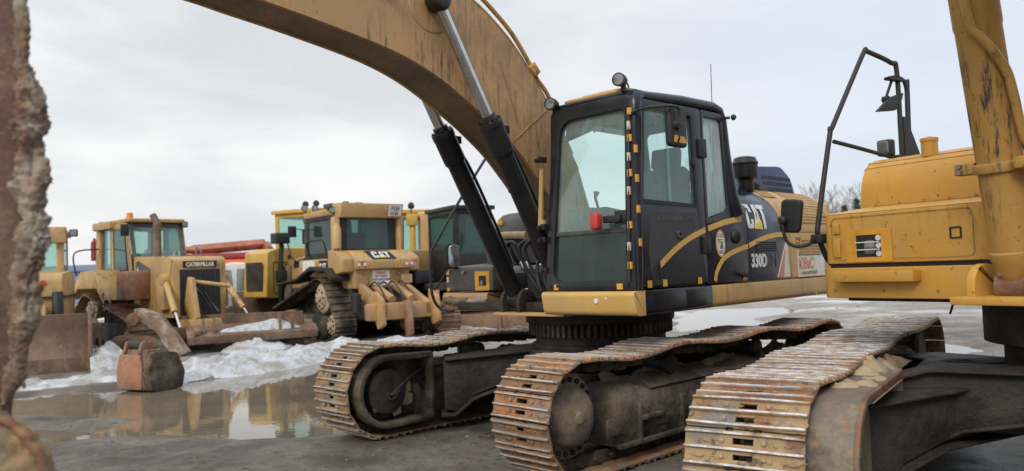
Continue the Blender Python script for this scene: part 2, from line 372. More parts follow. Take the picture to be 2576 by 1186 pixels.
def text(s, size, name, mat, parent, Mx, sx=1.0, bold=0.0, ext=.002, align='LEFT', shear=0):
    c = bpy.data.curves.new('lettering', 'FONT'); c.body = s; c.size = size; c.offset = bold; c.extrude = ext; c.align_x = align; c.shear = shear
    c.resolution_u = 3
    t = bpy.data.objects.new('lettering', c); COL.objects.link(t)
    bpy.context.view_layer.update()
    me = bpy.data.meshes.new_from_object(t.evaluated_get(bpy.context.evaluated_depsgraph_get()))
    bpy.data.objects.remove(t); me.materials.clear(); me.materials.append(MT[mat])
    me.transform(Matrix.Diagonal((sx, 1, 1, 1))); me.transform(Mx)
    o = bpy.data.objects.new(name, me); COL.objects.link(o); o.parent = parent; return o
def frame(o, x, z):
    x = Vector(x).normalized(); z = Vector(z).normalized(); y = z.cross(x)
    m = Matrix((x, y, z)).transposed().to_4x4(); m.translation = Vector(o); return m
def px(x, y, Y=None, z=0):
    """ground point (or point at forward distance Y) seen at a position in the picture, used once to lay out the far machines"""
    d = _r2*((x-1288)/F_PX)+_u2*(-(y-593)/F_PX)+_f
    t = (Y/d.y) if Y else (z-EYE)/d.z
    return Vector((0, 0, EYE))+d*t
# ---------------------------------------------------------------- ground with puddle hollows
def pip(x, y, poly):
    c = False; n = len(poly); j = n-1
    for i in range(n):
        xi, yi = poly[i]; xj, yj = poly[j]
        if (yi > y) != (yj > y) and x < (xj-xi)*(y-yi)/(yj-yi)+xi: c = not c
        j = i
    return c
def sdf(x, y, poly):
    d = 1e9; n = len(poly)
    for i in range(n):
        ax, ay = poly[i-1]; bx, by = poly[i]; ex, ey = bx-ax, by-ay
        t = max(0, min(1, ((x-ax)*ex+(y-ay)*ey)/(ex*ex+ey*ey+1e-9))); d = min(d, hypot(x-ax-ex*t, y-ay-ey*t))
    return -d if pip(x, y, poly) else d
def gp(*pts): return [(p.x, p.y) for p in (px(a, b) for a, b in pts)]
PUD = gp((-60, 1075), (120, 1112), (330, 1088), (620, 1098), (840, 1092), (960, 1060), (1250, 985), (1500, 930), (1500, 905), (1180, 915), (1000, 905), (860, 880), (700, 918), (560, 945), (400, 972), (330, 975), (120, 985), (-60, 1010))
BAR = gp((-60, 1040), (150, 1042), (330, 1050), (250, 1075), (-60, 1070))
PUD2 = gp((1690, 808), (1760, 776), (1960, 770), (2010, 784), (1900, 800), (1960, 822), (1700, 835))
PUD3 = gp((1900, 850), (2250, 838), (2500, 880), (2300, 930), (1950, 905))
def sst(a, b, x): t = max(0, min(1, (x-a)/(b-a))); return t*t*(3-2*t)
def ground_z(x, y):
    z = .018*noise.noise(Vector((x*.35, y*.35, 3)))+.016*noise.noise(Vector((x*1.3, y*1.3, 7)))+.010*noise.noise(Vector((x*4.5, y*4.5, 1)))
    rt = (x*.82-y*.57)*1.0+.15*noise.noise(Vector((x*.4, y*.4, 2)))      # old tyre and track ruts
    if 3 < y < 12: z -= .022*max(0, sin(rt*3.3))**3*(.5+.5*noise.noise(Vector((x*.5, y*.5, 11))))
    z += .006*abs(noise.noise(Vector((x*9, y*9, 4))))
    if y > 60: z += .0
    w = .25*noise.noise(Vector((x*.8, y*.8, 5)))+.10*noise.noise(Vector((x*3, y*3, 9)))
    if -14 < x < 12 and 3 < y < 34:
        s = sdf(x, y, PUD)+w*.8; s = max(s, -(sdf(x, y, BAR)+w*.3))
        z -= .13*sst(.25, -.5, s)
        for q, dp in ((PUD2, .12), (PUD3, .10)): z -= dp*sst(.3, -.5, sdf(x, y, q)+w)
    # churned ruts under the machines
    return z+.012
def ground():
    def axis(lo, hi, fine0, fine1, st):
        a = []; v = fine0
        while v < fine1: a.append(v); v += st
        s = st; v = fine1
        while v < hi: a.append(v); s *= 1.22; v += s
        a.append(hi); s = st; v = fine0-st
        b = []
        while v > lo: b.append(v); s *= 1.22; v -= s
        b.append(lo); return b[::-1]+a
    xs = axis(-900, 900, -12, 10, .085); ys = axis(-40, 1500, 1.5, 30, .11)
    vs = [(x, y, ground_z(x, y)) for y in ys for x in xs]; nx = len(xs)
    fs = [(j*nx+i, j*nx+i+1, (j+1)*nx+i+1, (j+1)*nx+i) for j in range(len(ys)-1) for i in range(nx-1)]
    me = bpy.data.meshes.new('ground'); me.from_pydata(vs, [], fs); me.shade_smooth()
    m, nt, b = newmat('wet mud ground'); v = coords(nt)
    c = mixc(nt, noise_t(nt, v, .35, 6, .6, .35, .65), (.21, .18, .145), (.095, .076, .058))
    c = mixc(nt, mul(nt, noise_t(nt, v, 1.8, 9, .7, .42, .62), .7), c, (.23, .205, .17))
    c = mixc(nt, mul(nt, noise_t(nt, v, .8, 8, .65, .50, .58), .75), c, (.07, .058, .045))
    c = mixc(nt, mul(nt, noise_t(nt, v, 9, 8, .7, .52, .64), .85), c, (.065, .055, .045))
    sx = nd(nt, 'ShaderNodeSeparateXYZ'); nt.links.new(v, sx.inputs[0])
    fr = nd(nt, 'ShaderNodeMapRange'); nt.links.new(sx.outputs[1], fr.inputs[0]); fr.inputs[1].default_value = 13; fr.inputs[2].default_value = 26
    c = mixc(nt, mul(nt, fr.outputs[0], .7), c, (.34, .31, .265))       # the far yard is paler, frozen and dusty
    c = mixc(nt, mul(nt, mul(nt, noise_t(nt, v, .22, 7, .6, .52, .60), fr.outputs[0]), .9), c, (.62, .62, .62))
    nt.links.new(c, b.inputs['Base Color'])
    w = noise_t(nt, v, .55, 5, .55, .40, .62)
    r = nd(nt, 'ShaderNodeMapRange'); nt.links.new(w, r.inputs[0]); b.inputs['Specular IOR Level'].default_value = .38; r.inputs[3].default_value = .22; r.inputs[4].default_value = .95; nt.links.new(r.outputs[0], b.inputs['Roughness'])
    bump(nt, b, noise_t(nt, v, 6, 11, .78, .2, .8), .07, .7)
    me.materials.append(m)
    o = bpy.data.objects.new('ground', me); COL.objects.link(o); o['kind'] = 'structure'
ground()
def water(name, poly, z, mat):
    b = MB(); x0 = min(p[0] for p in poly)-1; x1 = max(p[0] for p in poly)+1; y0 = min(p[1] for p in poly)-1; y1 = max(p[1] for p in poly)+1
    b.add([(x0, y0, z), (x1, y0, z), (x1, y1, z), (x0, y1, z)], [(0, 1, 2, 3)])
    o = b.build(name, mat); o['kind'] = 'structure'; return o
m, nt, b = newmat('puddle water'); v = coords(nt)
c = mixc(nt, noise_t(nt, v, .8, 5, .6, .35, .65), (.19, .155, .11), (.13, .108, .078))
nt.links.new(c, b.inputs['Base Color']); b.inputs['Roughness'].default_value = .015; b.inputs['IOR'].default_value = 1.5
bump(nt, b, noise_t(nt, coords(nt, (1, 1, 1)), 7, 4, .5, .2, .8), .004, .12)
MT['water'] = m
water('puddle', PUD, -.035, 'water'); water('puddle', PUD2, -.03, 'water'); water('puddle', PUD3, -.03, 'water')
# ---------------------------------------------------------------- snow banks
m, nt, b = newmat('old snow'); v = coords(nt)
c = mixc(nt, noise_t(nt, v, 1.2, 7, .65, .50, .68), (.64, .68, .725), (.33, .30, .25))
c = mixc(nt, mul(nt, noise_t(nt, v, 4, 10, .8, .47, .60), .8), c, (.33, .295, .24))
nt.links.new(c, b.inputs['Base Color']); b.inputs['Roughness'].default_value = .6
b.inputs['Subsurface Weight'].default_value = .15; b.inputs['Subsurface Radius'].default_value = (.05, .06, .08)
bump(nt, b, noise_t(nt, v, 14, 9, .8, .2, .8), .06, .8)
MT['snow'] = m
def snow_bank(path, w, h, seed, lump=.5, name='snow_bank'):
    """ridge of ploughed snow along a ground path [(x, y, width factor, height factor)...]"""
    P = smooth_path([(p[0], p[1], 0) for p in path], 14); K = [(p[2], p[3]) for p in path]; b = MB(); vs = []; nW = 30; m = len(P)
    for i, p in enumerate(P):
        t = (P[min(i+1, m-1)]-P[max(i-1, 0)]).normalized(); n = Vector((-t.y, t.x, 0)); q = i/(m-1)*(len(K)-1); k = min(int(q), len(K)-2); f = q-k
        ww = w*(K[k][0]*(1-f)+K[k+1][0]*f); hh = h*(K[k][1]*(1-f)+K[k+1][1]*f)
        for j in range(nW+1):
            u = -1+2*j/nW; pos = p+n*u*ww
            s = max(0, 1-u*u)**1.1; nn = noise.fractal(Vector((pos.x*1.7+seed, pos.y*1.7, seed)), .8, 2.1, 5); n2 = noise.noise(Vector((pos.x*5, pos.y*5, seed)))
            z = hh*s*(1.15+1.0*lump*nn+.30*n2+.14*noise.noise(Vector((pos.x*14, pos.y*14, seed))))-.07
            vs.append((pos.x+.12*noise.noise(pos*2.3), pos.y+.12*noise.noise(pos*2.1+Vector((5, 5, 5))), z))
    b.add(vs, [(i*(nW+1)+j, i*(nW+1)+j+1, (i+1)*(nW+1)+j+1, (i+1)*(nW+1)+j) for i in range(m-1) for j in range(nW)])
    o = b.build(name, 'snow'); o['kind'] = 'structure'; return o
def gpt(x, y, a, c): p = px(x, y); return (p.x, p.y, a, c)
snow_bank([gpt(380, 972, .5, .3), gpt(470, 945, .9, 1), gpt(600, 930, 1, 1.1), gpt(720, 912, .8, 1.0), gpt(840, 885, .9, .9), gpt(1010, 868, 1, .7), gpt(1200, 858, .8, .5)], .85, .25, 3)
snow_bank([gpt(-60, 985, 1, .7), gpt(60, 975, 1, .9), gpt(170, 968, .8, .8), gpt(260, 955, .8, 1.3), gpt(330, 960, .4, .5)], .7, .17, 9)
snow_bank([gpt(225, 935, .8, 1), gpt(280, 930, 1, 1), gpt(340, 925, .8, .7)], .8, .42, 15)
snow_bank([gpt(560, 885, 1, .6), gpt(640, 880, 1.2, 1.5), gpt(700, 872, .9, .8)], .8, .22, 21)
snow_bank([(4.6, 8.9, .6, .7), (5.3, 9.6, 1, 1), (6.2, 10.2, .8, .8)], .7, .22, 31)
snow_bank([gpt(1880, 870, .6, .5), gpt(2000, 862, 1, 1), gpt(2120, 860, .6, .5)], .5, .12, 35)
snow_bank([gpt(1000, 838, .8, .5), gpt(1120, 835, 1, 1), gpt(1240, 838, .6, .4)], 1.0, .25, 27)
# ---------------------------------------------------------------- crawler track pieces
def shoe_mesh(name, w, seed, muddy=.5):
    rnd = random.Random(seed); b = MB(); hw = w/2; t = .013
    for (xa, xb) in ((-.1, -.085), (-.085, 0), (0, .085), (.085, .1)):
        if xb-xa > .05:
            xm = (xa+xb)/2; sl = .014+rnd.uniform(0, .004); sw = rnd.uniform(.042, .058)
            b.box(xa, xb, -hw, -sw, 0, t); b.box(xa, xb, sw, hw, 0, t)
            b.box(xa, xm-sl, -sw, sw, 0, t); b.box(xm+sl, xb, -sw, sw, 0, t)
            for y in (-.115, .115):
                b.lathe((xm, y, t), (0, 0, 1), [(0, .016), (.010, .015), (.014, .008)], 8)
        else:
            for ya, yb in ((-hw, -.10), (-.055, .055), (.10, hw)): b.box(xa, xb, ya, yb, 0, t)
    for x, h in ((-.085, .034), (0, .037), (.085, .034)):         # grouser bars, worn unevenly along their length
        ns = 14; vs = []; x += rnd.uniform(-.002, .002); bend = rnd.uniform(-.003, .003)
        for i in range(ns+1):
            y = -hw+w*i/ns; u = 2*i/ns-1; e = .004 if i in (0, ns) else 0; hh = h+rnd.uniform(-.0022, .0012)-e+bend*u*u; xx = x+.0025*noise.noise(Vector((y*7, x*50, seed)))+bend*u*u
            vs += [(xx-.012, y, t), (xx+.012, y, t), (xx+.0055, y, hh), (xx-.0055, y, hh)]
        b.add(vs, [(i*4+j, i*4+(j+1) % 4, i*4+4+(j+1) % 4, i*4+4+j) for i in range(ns) for j in range(4)]+[(0, 1, 2, 3), (ns*4, ns*4+3, ns*4+2, ns*4+1)])
    # packed clods of dried mud between the bars
    for k in range(int(22*muddy)):
        xm = rnd.choice((-.043, .043)); y = rnd.uniform(-hw+.05, hw-.05); sx = rnd.uniform(.012, .036); sy = rnd.uniform(.012, .09); h = rnd.uniform(.003, .010)
        if abs(y) < .07: continue
        n = 9; ring = [(xm+cos(2*pi*j/n)*sx*rnd.uniform(.7, 1), y+sin(2*pi*j/n)*sy*rnd.uniform(.7, 1)) for j in range(n)]
        b.add([(p[0], p[1], t-.002) for p in ring]+[(xm+(p[0]-xm)*.6, y+(p[1]-y)*.6, t+h) for p in ring]+[(xm, y, t+h*1.1)],
              [(j, (j+1) % n, (j+1) % n+n, j+n) for j in range(n)]+[(j+n, (j+1) % n+n, 2*n) for j in range(n)])
    me = bpy.data.meshes.new(name); me.from_pydata([tuple(v) for v in b.v], [], b.f)
    bm = bmesh.new(); bm.from_mesh(me); bmesh.ops.recalc_face_normals(bm, faces=bm.faces); bm.to_mesh(me); bm.free()
    me.shade_smooth(); me.set_sharp_from_angle(angle=radians(30)); return me
def track_path(xf, xr, hz, r, sag, step=.02, rollers=(.75, -.75), hz2=None):
    P = []
    hz2 = hz if hz2 is None else hz2
    n = 40
    for k in range(n+1): a = -pi/2+pi*k/n; P.append((xf+r*cos(a), hz+r*sin(a)))
    xs = [xf]+list(rollers)+[xr]
    for i in range(len(xs)-1):
        for k in range(1, 31):
            t = k/30; x = xs[i]+(xs[i+1]-xs[i])*t; P.append((x, hz+r-sag*sin(pi*t)**2+.02*(1-abs(2*(x-xr)/(xf-xr)-1))))
    for k in range(1, n+1): a = pi/2+pi*k/n; P.append((xr+r*cos(a), hz2+r*sin(a)))
    for k in range(1, 60): P.append((xr+(xf-xr)*k/60, hz-r))
    return P
def resample(P, pitch):
    n = len(P); seg = [hypot(P[(i+1) % n][0]-P[i][0], P[(i+1) % n][1]-P[i][1]) for i in range(n)]; tot = sum(seg)
    cnt = round(tot/pitch); out = []; i = 0; acc = 0
    for k in range(cnt):
        d = tot*k/cnt
        while acc+seg[i] < d: acc += seg[i]; i += 1
        t = (d-acc)/seg[i]; a = P[i]; c = P[(i+1) % n]
        tx, tz = c[0]-a[0], c[1]-a[1]; l = hypot(tx, tz)
        out.append((a[0]+tx*t, a[1]+tz*t, tx/l, tz/l))
    return out, tot/cnt
SHOES = {}
def crawler(root, X, yc, side, w=.6, hub=.5, r=.43, xf=2.12, xr=-2.12, mat='shoe', sag=.05, muddy=.5, drive_front=True, seed=1):
    """X: 4x4 of the undercarriage inside the machine; side=+1 when the outer face is +y"""
    P = track_path(xf, xr, hub, r, sag); S, pitch = resample(P, .202)
    # chain: the 'track' part, a band of link pairs
    b = MB(X)
    for i, (x, z, tx, tz) in enumerate(S):
        nx, nz = tz, -tx
        for yy in (-.09, .055):
            R = Matrix(((tx, 0, nx, x), (0, 1, 0, yc), (tz, 0, nz, z), (0, 0, 0, 1)))
            pts = [(-.105, -.005), (-.11, -.05), (-.07, -.095), (.06, -.105), (.11, -.07), (.105, -.005)]
            b.prism(pts, yy, yy+.035, 'y', R)
        R = Matrix(((tx, 0, nx, x), (0, 1, 0, yc), (tz, 0, nz, z), (0, 0, 0, 1)))
        b.tube([R @ Vector((-.08, -.13, -.05)), R @ Vector((-.08, .13, -.05))], .022, 8)
    tr = b.build('track', 'darkmud', root)
    for i, (x, z, tx, tz) in enumerate(S):
        key = (mat, w, (i*5+i//3) % 9)
        if key not in SHOES:
            SHOES[key] = shoe_mesh('track_shoe', w, 11+key[2], muddy); SHOES[key].materials.append(MT[mat])
        o = bpy.data.objects.new('track_shoe', SHOES[key]); COL.objects.link(o); o.parent = tr
        nx, nz = tz, -tx
        s = pitch/.2*.985
        j = random.uniform(-.022, .022)
        Mx = Matrix(((tx*s, 0, nx, x), (0, 1, 0, yc+random.uniform(-.003, .003)), (tz*s, 0, nz, z), (0, 0, 0, 1)))
        o.matrix_local = X @ Mx @ Matrix.Rotation(j, 4, 'Y')
    # side frame: boxed beam with a sloped, mud-covered top
    b = MB(X); hz = hub
    pr = [(-.20, hz-.30), (.20, hz-.30), (.24, hz-.05), (.20, hz+.10), (.05, hz+.20), (-.05, hz+.20), (-.20, hz+.10), (-.24, hz-.05)]
    b.prism([(yc+side*p[0], p[1]) for p in pr], xr+.45, xf-.42, 'x')
    b.box(xr+.4, xf-.4, yc+side*.22, yc+side*.27, hz-.31, hz-.27)
    for x in (-1.1, -.3, .5, 1.2): b.box(x-.15, x+.15, yc+side*.2, yc+side*.28, hz-.12, hz-.08)
    for x in (-1.5, -.75, 0, .75, 1.35):
        b.box(x-.02, x+.02, yc+side*.18, yc+side*.255, hz-.30, hz+.02); b.box(x+.18, x+.42, yc+side*.21, yc+side*.235, hz-.20, hz-.06)
    b.prism([(yc+side*.02, hz+.20), (yc+side*.20, hz+.10), (yc+side*.22, hz+.12), (yc+side*.02, hz+.225)], xr+.6, xf-.9, 'x')
    fr = b.build('track_frame', 'darkmud', root, .012)
    # dried mud lying along the frame top
    b = MB(X); n, m = 90, 8; vs = []
    for i in range(n+1):
        for j in range(m+1):
            x = xr+.6+(xf-xr-1.1)*i/n; w = -1+2*j/m; q = Vector((x*3, w*1.3+yc, seed)); s_ = max(0, 1-w*w)
            vs.append((x, yc+side*(.02+.17*w), hz+.17-.07*max(0, w)+.075*s_*(.5+1.2*noise.fractal(q, .8, 2.1, 5))))
    b.add(vs, [(i*(m+1)+j, i*(m+1)+j+1, (i+1)*(m+1)+j+1, (i+1)*(m+1)+j) for i in range(n) for j in range(m)])
    b.build('caked_mud', 'guardmud', root)
    b = MB(X)
    for x in (-.75, .75):
        b.new().lathe((x, yc-.16, hz+r-.16), (0, 1, 0), [(0, .05), (.02, .085), (.06, .085), (.07, .065), (.25, .065), (.26, .085), (.31, .085), (.33, .05)], 20)
        b.box(x-.05, x+.05, yc-.04, yc+.04, hz+.1, hz+r-.14)
    b.each('carrier_roller', 'dark', root)
    b = MB(X)
    for k in range(8):
        x = xr+.6+(xf-xr-1.2)*k/7
        b.lathe((x, yc-.16, hz-r+.2), (0, 1, 0), [(0, .06), (.02, .1), (.06, .1), (.07, .075), (.25, .075), (.26, .1), (.31, .1), (.33, .06)], 16)
    b.each('track_roller', 'dark', root)
    # drive end
    xd, xi = (xf, xr) if drive_front else (xr, xf)
    b = MB(X)
    n = 21; pts = []
    for k in range(n*4):
        a = 2*pi*k/(n*4); rr = r-.07 if k % 4 in (0, 1) else r-.125; pts.append((xd+rr*cos(a), hz+rr*sin(a)))
    b.prism(pts, yc-.03, yc+.03, 'y')
    b.lathe((xd, yc, hz), (0, side, 0), [(.03, .33), (.07, .33), (.075, .24), (.13, .235), (.16, .22), (.185, .19), (.20, .12), (.205, .05), (.215, .045), (.22, .0)], 40)
    hubp = b.build('sprocket', 'guardmud', root, .004)
    b = MB(X)
    for k in range(22):
        a = 2*pi*k/22; b.lathe((xd+.285*cos(a), yc+side*.07, hz+.285*sin(a)), (0, side, 0), [(0, .022), (.022, .021), (.025, .01)], 8)
    b.each('bolt', 'dark', hubp)
    b = MB(X)
    b.lathe((xd, yc, hz), (0, -side, 0), [(.0, .25), (.10, .25), (.12, .22), (.33, .22), (.35, .15)], 28)
    b.build('travel_motor', 'dark', root, .005)
    b = MB(X)
    b.lathe((xi, yc-.17, hz), (0, 1, 0), [(0, .10), (.01, .30), (.05, .33), (.09, .33), (.10, r-.10), (.24, r-.10), (.25, .33), (.29, .33), (.33, .30), (.34, .10)], 36)
    b.build('idler', 'dark', root, .004)
    return tr
def motor_guard(root, X, yi, side, hub, xd, mat='darkmud', depth=.30):
    """D-shaped open housing round the travel motor on the inner side of the track"""
    def outline(r, back, n=18):
        return [(xd+r*cos(-pi/2+pi*k/n), hub+r*sin(-pi/2+pi*k/n)) for k in range(n+1)]+[(back, hub+r*.96), (back, hub-r*.96)]
    o = outline(.36, xd-.55); i = outline(.30, xd-.50)
    b = MB(X); b.ring(o, i, lambda u, w, d: (u, yi-side*d, w), -.12, depth)
    b.slab(i, lambda u, w, d: (u, yi-side*d, w), -.10, -.06)
    return b.build('motor_guard', mat, root, .02)

def carbody(R, X, gy=1.02, gx=1.35, k=1.0):
    b = MB(X)                                                     # X-shaped, with arched legs
    for sx in (1, -1):
        for sy in (1, -1):
            pts = [(0, .50), (0, .80), (.55, .83), (1.45, .74), (1.75, .70), (1.75, .22), (1.62, .20), (1.42, .36), (1.1, .46), (.6, .50)]
            Rm = rz(atan2(gy*sy, gx*sx))
            b.prism([(p[0]*.98*k, p[1]) for p in pts], -.20, .20, 'y', Rm)
            b.prism([(.3, .83), (1.70*k, .745), (1.70*k, .725), (.3, .805)], -.27, .27, 'y', Rm)
            b.prism([(1.75*k, .20), (1.62*k, .18), (1.42*k, .335), (1.1*k, .435), (.5, .475), (.5, .45), (1.1*k, .41), (1.4*k, .31), (1.6*k, .15), (1.75*k, .15)], -.25, .25, 'y', Rm)
    b.box(-.8, .8, -.8, .8, .5, .80)
    return b.build('carbody', 'dark', R, .01)

# ---------------------------------------------------------------- main excavator (black and tan)
UC = rz(radians(-1.9))
main = thing('excavator', 'black and tan excavator with raised tan boom and 330D on its side', 'excavator', (.918, 8.584, 0), radians(225.5))
def build_main():
    R = main
    crawler(R, UC, 1.30, 1, mat='shoe', hub=.485, r=.43, xf=2.06, seed=2, muddy=.5)
    crawler(R, UC, -1.30, -1, mat='shoe3', hub=.485, r=.43, seed=3, muddy=.6)
    motor_guard(R, UC, -1.30+.22, -1, .485, 2.12, 'darkmud', .16)
    b = MB(UC)   # hoses in the open housing of the far track
    for k, (a0, rr) in enumerate(((.5, .16), (1.6, .12), (2.6, .18))):
        b.tube(smooth_path([(1.65, -1.02, .66-.1*k), (1.85, -.95, .6), (2.0+.05*k, -.93, .52-.06*k), (2.15, -1.0, .40+.08*k), (2.25, -1.05, .5)], 5), .018, 8)
    b.each('travel_hose', 'hose', R)
    b = MB(UC)
    for k in range(26):
        a = random.uniform(0, 2*pi); rr = random.uniform(.02, .24)
        b.lathe((2.08+rr*cos(a), -.99, .44+rr*sin(a)*.7), (0, 1, 0), [(0, random.uniform(.03, .08)), (random.uniform(.008, .02), .02)], 5)
    b.build('caked_mud', 'guardmud', R)
    carbody(R, UC)
    b = MB()
    b.lathe((0, 0, .80), (0, 0, 1), [(0, .74), (.04, .74), (.05, .70), (.13, .70)], 56)
    b.lathe((0, 0, 1.06), (0, 0, 1), [(0, .79), (.03, .80), (.12, .80), (.13, .83), (.16, .83)], 56)
    b.build('slewing_ring', 'dark', R, .004)
    b = MB()
    for k in range(72):
        a = 2*pi*k/72; b.box(.66, .775, -.017, .017, .935, 1.055, rz(a))
    b.lathe((0, 0, .93), (0, 0, 1), [(0, .70), (.14, .70)], 48)
    b.build('ring_gear', 'darkmud', R, .003)
    # revolving frame
    b = MB(); b.box(-3.0, .95, -1.25, 1.25, 1.215, 1.30); b.box(.2, .80, -.42, .44, 1.16, 1.21)
    b.box(-.9, .5, -.5, .5, 1.13, 1.22)
    b.build('revolving_frame', 'dark', R, .01)
    b = MB(); b.box(.82, 1.12, -.50, .46, 1.175, 1.205)
    b.build('front_plate', 'tan', R, .006)
    # tan skirt under the cab, dark section, tan long rail
    b = MB(); pr = rpoly([(1.27, 1.425), (1.41, 1.425), (1.435, 1.40), (1.40, 1.215), (1.27, 1.215)], [.005, .02, .02, .05, .005], 4)
    b.prism(pr, .47, 1.505, 'y'); b.build('front_skirt', 'skirt', R, .012, 3)
    b = MB()
    for y, z, r_ in ((1.21, 1.375, .018), (1.10, 1.345, .025)): b.lathe((1.41, y, z), (1, 0, 0), [(0, r_), (.02, r_*.95)], 14)
    b.each('paint_patch', 'white', R)
    b = MB(); b.prism(rpoly([(1.505, 1.425), (1.505, 1.24), (1.48, 1.212), (1.2, 1.212), (1.2, 1.425)], [.02, .02, .01, .005, .005], 3), .19, 1.268, 'x')
    b.build('side_rail', 'navy', R, .004)
    b = MB(); b.box(.3, .62, 1.503, 1.512, 1.25, 1.40); b.box(.66, 1.1, 1.503, 1.512, 1.24, 1.41); b.each('access_cover', 'black', R, bevel=.006)
    b = MB(); b.prism(rpoly([(1.50, 1.425), (1.50, 1.235), (1.46, 1.21), (1.2, 1.21), (1.2, 1.425)], [.03, .03, .02, .005, .005], 3), -3.2, .187, 'x')
    b.box(-2.1, -2.095, 1.49, 1.503, 1.212, 1.42)
    b.build('long_side_rail', 'tan', R, .004)
    # ---------------- cab
    def fx(z): return 1.385-.065*(z-1.43)-(.10*max(0, z-2.8)**2)     # leaning front
    FN = lambda u, w, d: (fx(w)+d, u, w)
    cab = MB(); cab.ring(rpoly([(.49, 1.43), (1.50, 1.43), (1.46, 3.11), (.56, 3.11)], [.06, .03, .10, .13], 6),
                         rpoly([(.575, 1.515), (1.395, 1.515), (1.385, 2.985), (.655, 2.985)], [.10, .06, .07, .16], 6), FN, -.07, .01)
    cabo = cab.build('cab_frame', 'black', R, .012)
    # bottom floor, right and rear walls
    b = MB(); b.box(-.38, 1.33, .52, 1.46, 1.43, 1.50)
    S_ = lambda y: (lambda u, w, d: (u, y+d, w))
    b.ring(rpoly([(1.33, 1.46), (1.24, 3.10), (-.18, 3.10), (-.36, 1.46)], .05), rpoly([(1.26, 1.72), (1.18, 2.99), (-.04, 2.99), (-.16, 1.72)], .06), S_(.50), 0, .04)
    b.ring([(p[0], p[1]) for p in rpoly([(.52, 1.46), (1.46, 1.46), (1.45, 3.10), (.55, 3.10)], .05)], rpoly([(.62, 1.95), (1.38, 1.95), (1.36, 3.0), (.62, 3.0)], .06),
           lambda u, w, d: (-.16-.18*max(0, 2.9-w)/1.4+d, u, w), 0, .04)
    b.build('cab_wall', 'black', cabo, .006)
    b = MB(); b.slab(rrect(.60, 1.96, 1.395, 2.99, .03), lambda u, w, d: (fx(w)-.035+d, u, w), 0, .006)
    b.build('windshield', 'glassf', R)
    b = MB(); b.slab(rrect(.58, 1.51, 1.395, 1.93, .05), lambda u, w, d: (fx(w)-.035+d, u, w), 0, .006)
    b.build('lower_windshield', 'glassd', R)
    b = MB(); b.box(fx(1.945)-.045, fx(1.945)-.012, .57, 1.40, 1.925, 1.965); b.build('window_divider', 'grey', R, .005)
    b = MB(); b.slab([(.66, 2.985), (1.385, 2.985), (1.385, 2.87), (1.15, 2.885), (.95, 2.86), (.66, 2.80)], lambda u, w, d: (fx(w)-.085+d, u, w), 0, .01)
    for k in range(6): b.box(fx(2.86)-.09, fx(2.86)-.08, .98+k*.065, .995+k*.065, 2.845, 2.87)
    b.build('sun_blind', 'skin', R)
    # rounded front corner post
    b = MB(); path = [(fx(z)-.055, 1.455-.0*(z-1.4)-(.06*max(0, (z-2.9))**1), z) for z in (1.435, 1.8, 2.2, 2.6, 2.9, 3.0, 3.06)]
    b.tube(path+[(1.19, 1.435, 3.10), (1.0, 1.43, 3.115)], [.062]*7+[.06, .045], 18); b.build('corner_post', 'navy', R)
    b = MB(); b.tube([(fx(z)+.012, 1.425, z) for z in (1.50, 2.0, 2.5, 2.93)], .012, 8); b.tube([(fx(z)+.022, 1.445, z) for z in (1.50, 2.0, 2.5, 2.93)], .01, 8)
    b.each('wiper_rail', 'rubber', R)
    # roof
    b = MB(); rf = rpoly([(1.22, .52), (1.22, 1.44), (-.17, 1.44), (-.17, .52)], [.08, .06, .1, .1], 4)
    b.prism([(p[0], p[1]) for p in rf], 3.075, 3.165, 'z'); b.build('cab_roof', 'navy', R, .03, 3)
    b = MB(); b.tube([(1.15, 1.445, 3.105), (.5, 1.45, 3.14), (-.05, 1.45, 3.15), (-.17, 1.45, 3.12), (-.215, 1.45, 3.02), (-.235, 1.46, 2.7), (-.285, 1.475, 2.3), (-.37, 1.48, 2.10)], [.045, .05, .05, .055, .06, .062, .075, .085], 14)
    b.build('roof_rail', 'navy', cabo)
    b = MB(); b.prism(rpoly([(1.20, .60), (1.20, 1.36), (.15, 1.36), (.15, .60)], .1, 4), 3.16, 3.195, 'z'); b.prism(rpoly([(1.12, .74), (1.12, 1.27), (.2, 1.27), (.2, .74)], .1, 4), 3.19, 3.225, 'z')
    b.build('roof_hatch', 'tan', R, .012, 3)
    b = MB()
    for i in range(5): b.box(.25+.17*i, .35+.17*i, 1.33, 1.40, 3.165, 3.175+.008*(i % 2), Matrix.Rotation(.0, 4, 'Z'))
    b.each('roof_debris', 'grey', R)
    # door: lower panel with its own window, glazed upper part
    Y0 = 1.475
    b = MB(); b.ring(rpoly([(1.30, 1.45), (1.245, 3.065), (.245, 3.085), (.235, 1.45)], [.05, .09, .05, .03], 5), rpoly([(1.245, 2.19), (1.17, 2.99), (.415, 3.005), (.385, 2.17)], [.02, .07, .03, .02], 5), S_(Y0), -.03, .022)
    dr = b.build('door', 'navy', R, .007, 3)
    b = MB(); b.ring(rpoly([(1.265, 2.165), (1.19, 3.015), (.395, 3.03), (.36, 2.15)], [.03, .09, .04, .03], 5), rpoly([(1.235, 2.20), (1.165, 2.985), (.42, 3.0), (.39, 2.18)], [.02, .07, .03, .02], 5), S_(Y0), .02, .03)
    b.build('window_seal', 'rubber', dr)
    b = MB(); b.slab(rpoly([(1.245, 2.18), (1.17, 2.99), (.77, 2.995), (.77, 2.17)], .01, 2), S_(Y0), -.012, -.006); b.slab(rpoly([(.80, 2.17), (.80, 2.995), (.41, 3.0), (.385, 2.17)], .01, 2), S_(Y0), -.002, .004)
    b.box(.77, .795, Y0-.015, Y0+.006, 2.18, 2.99); b.build('door_window', 'glass', dr)
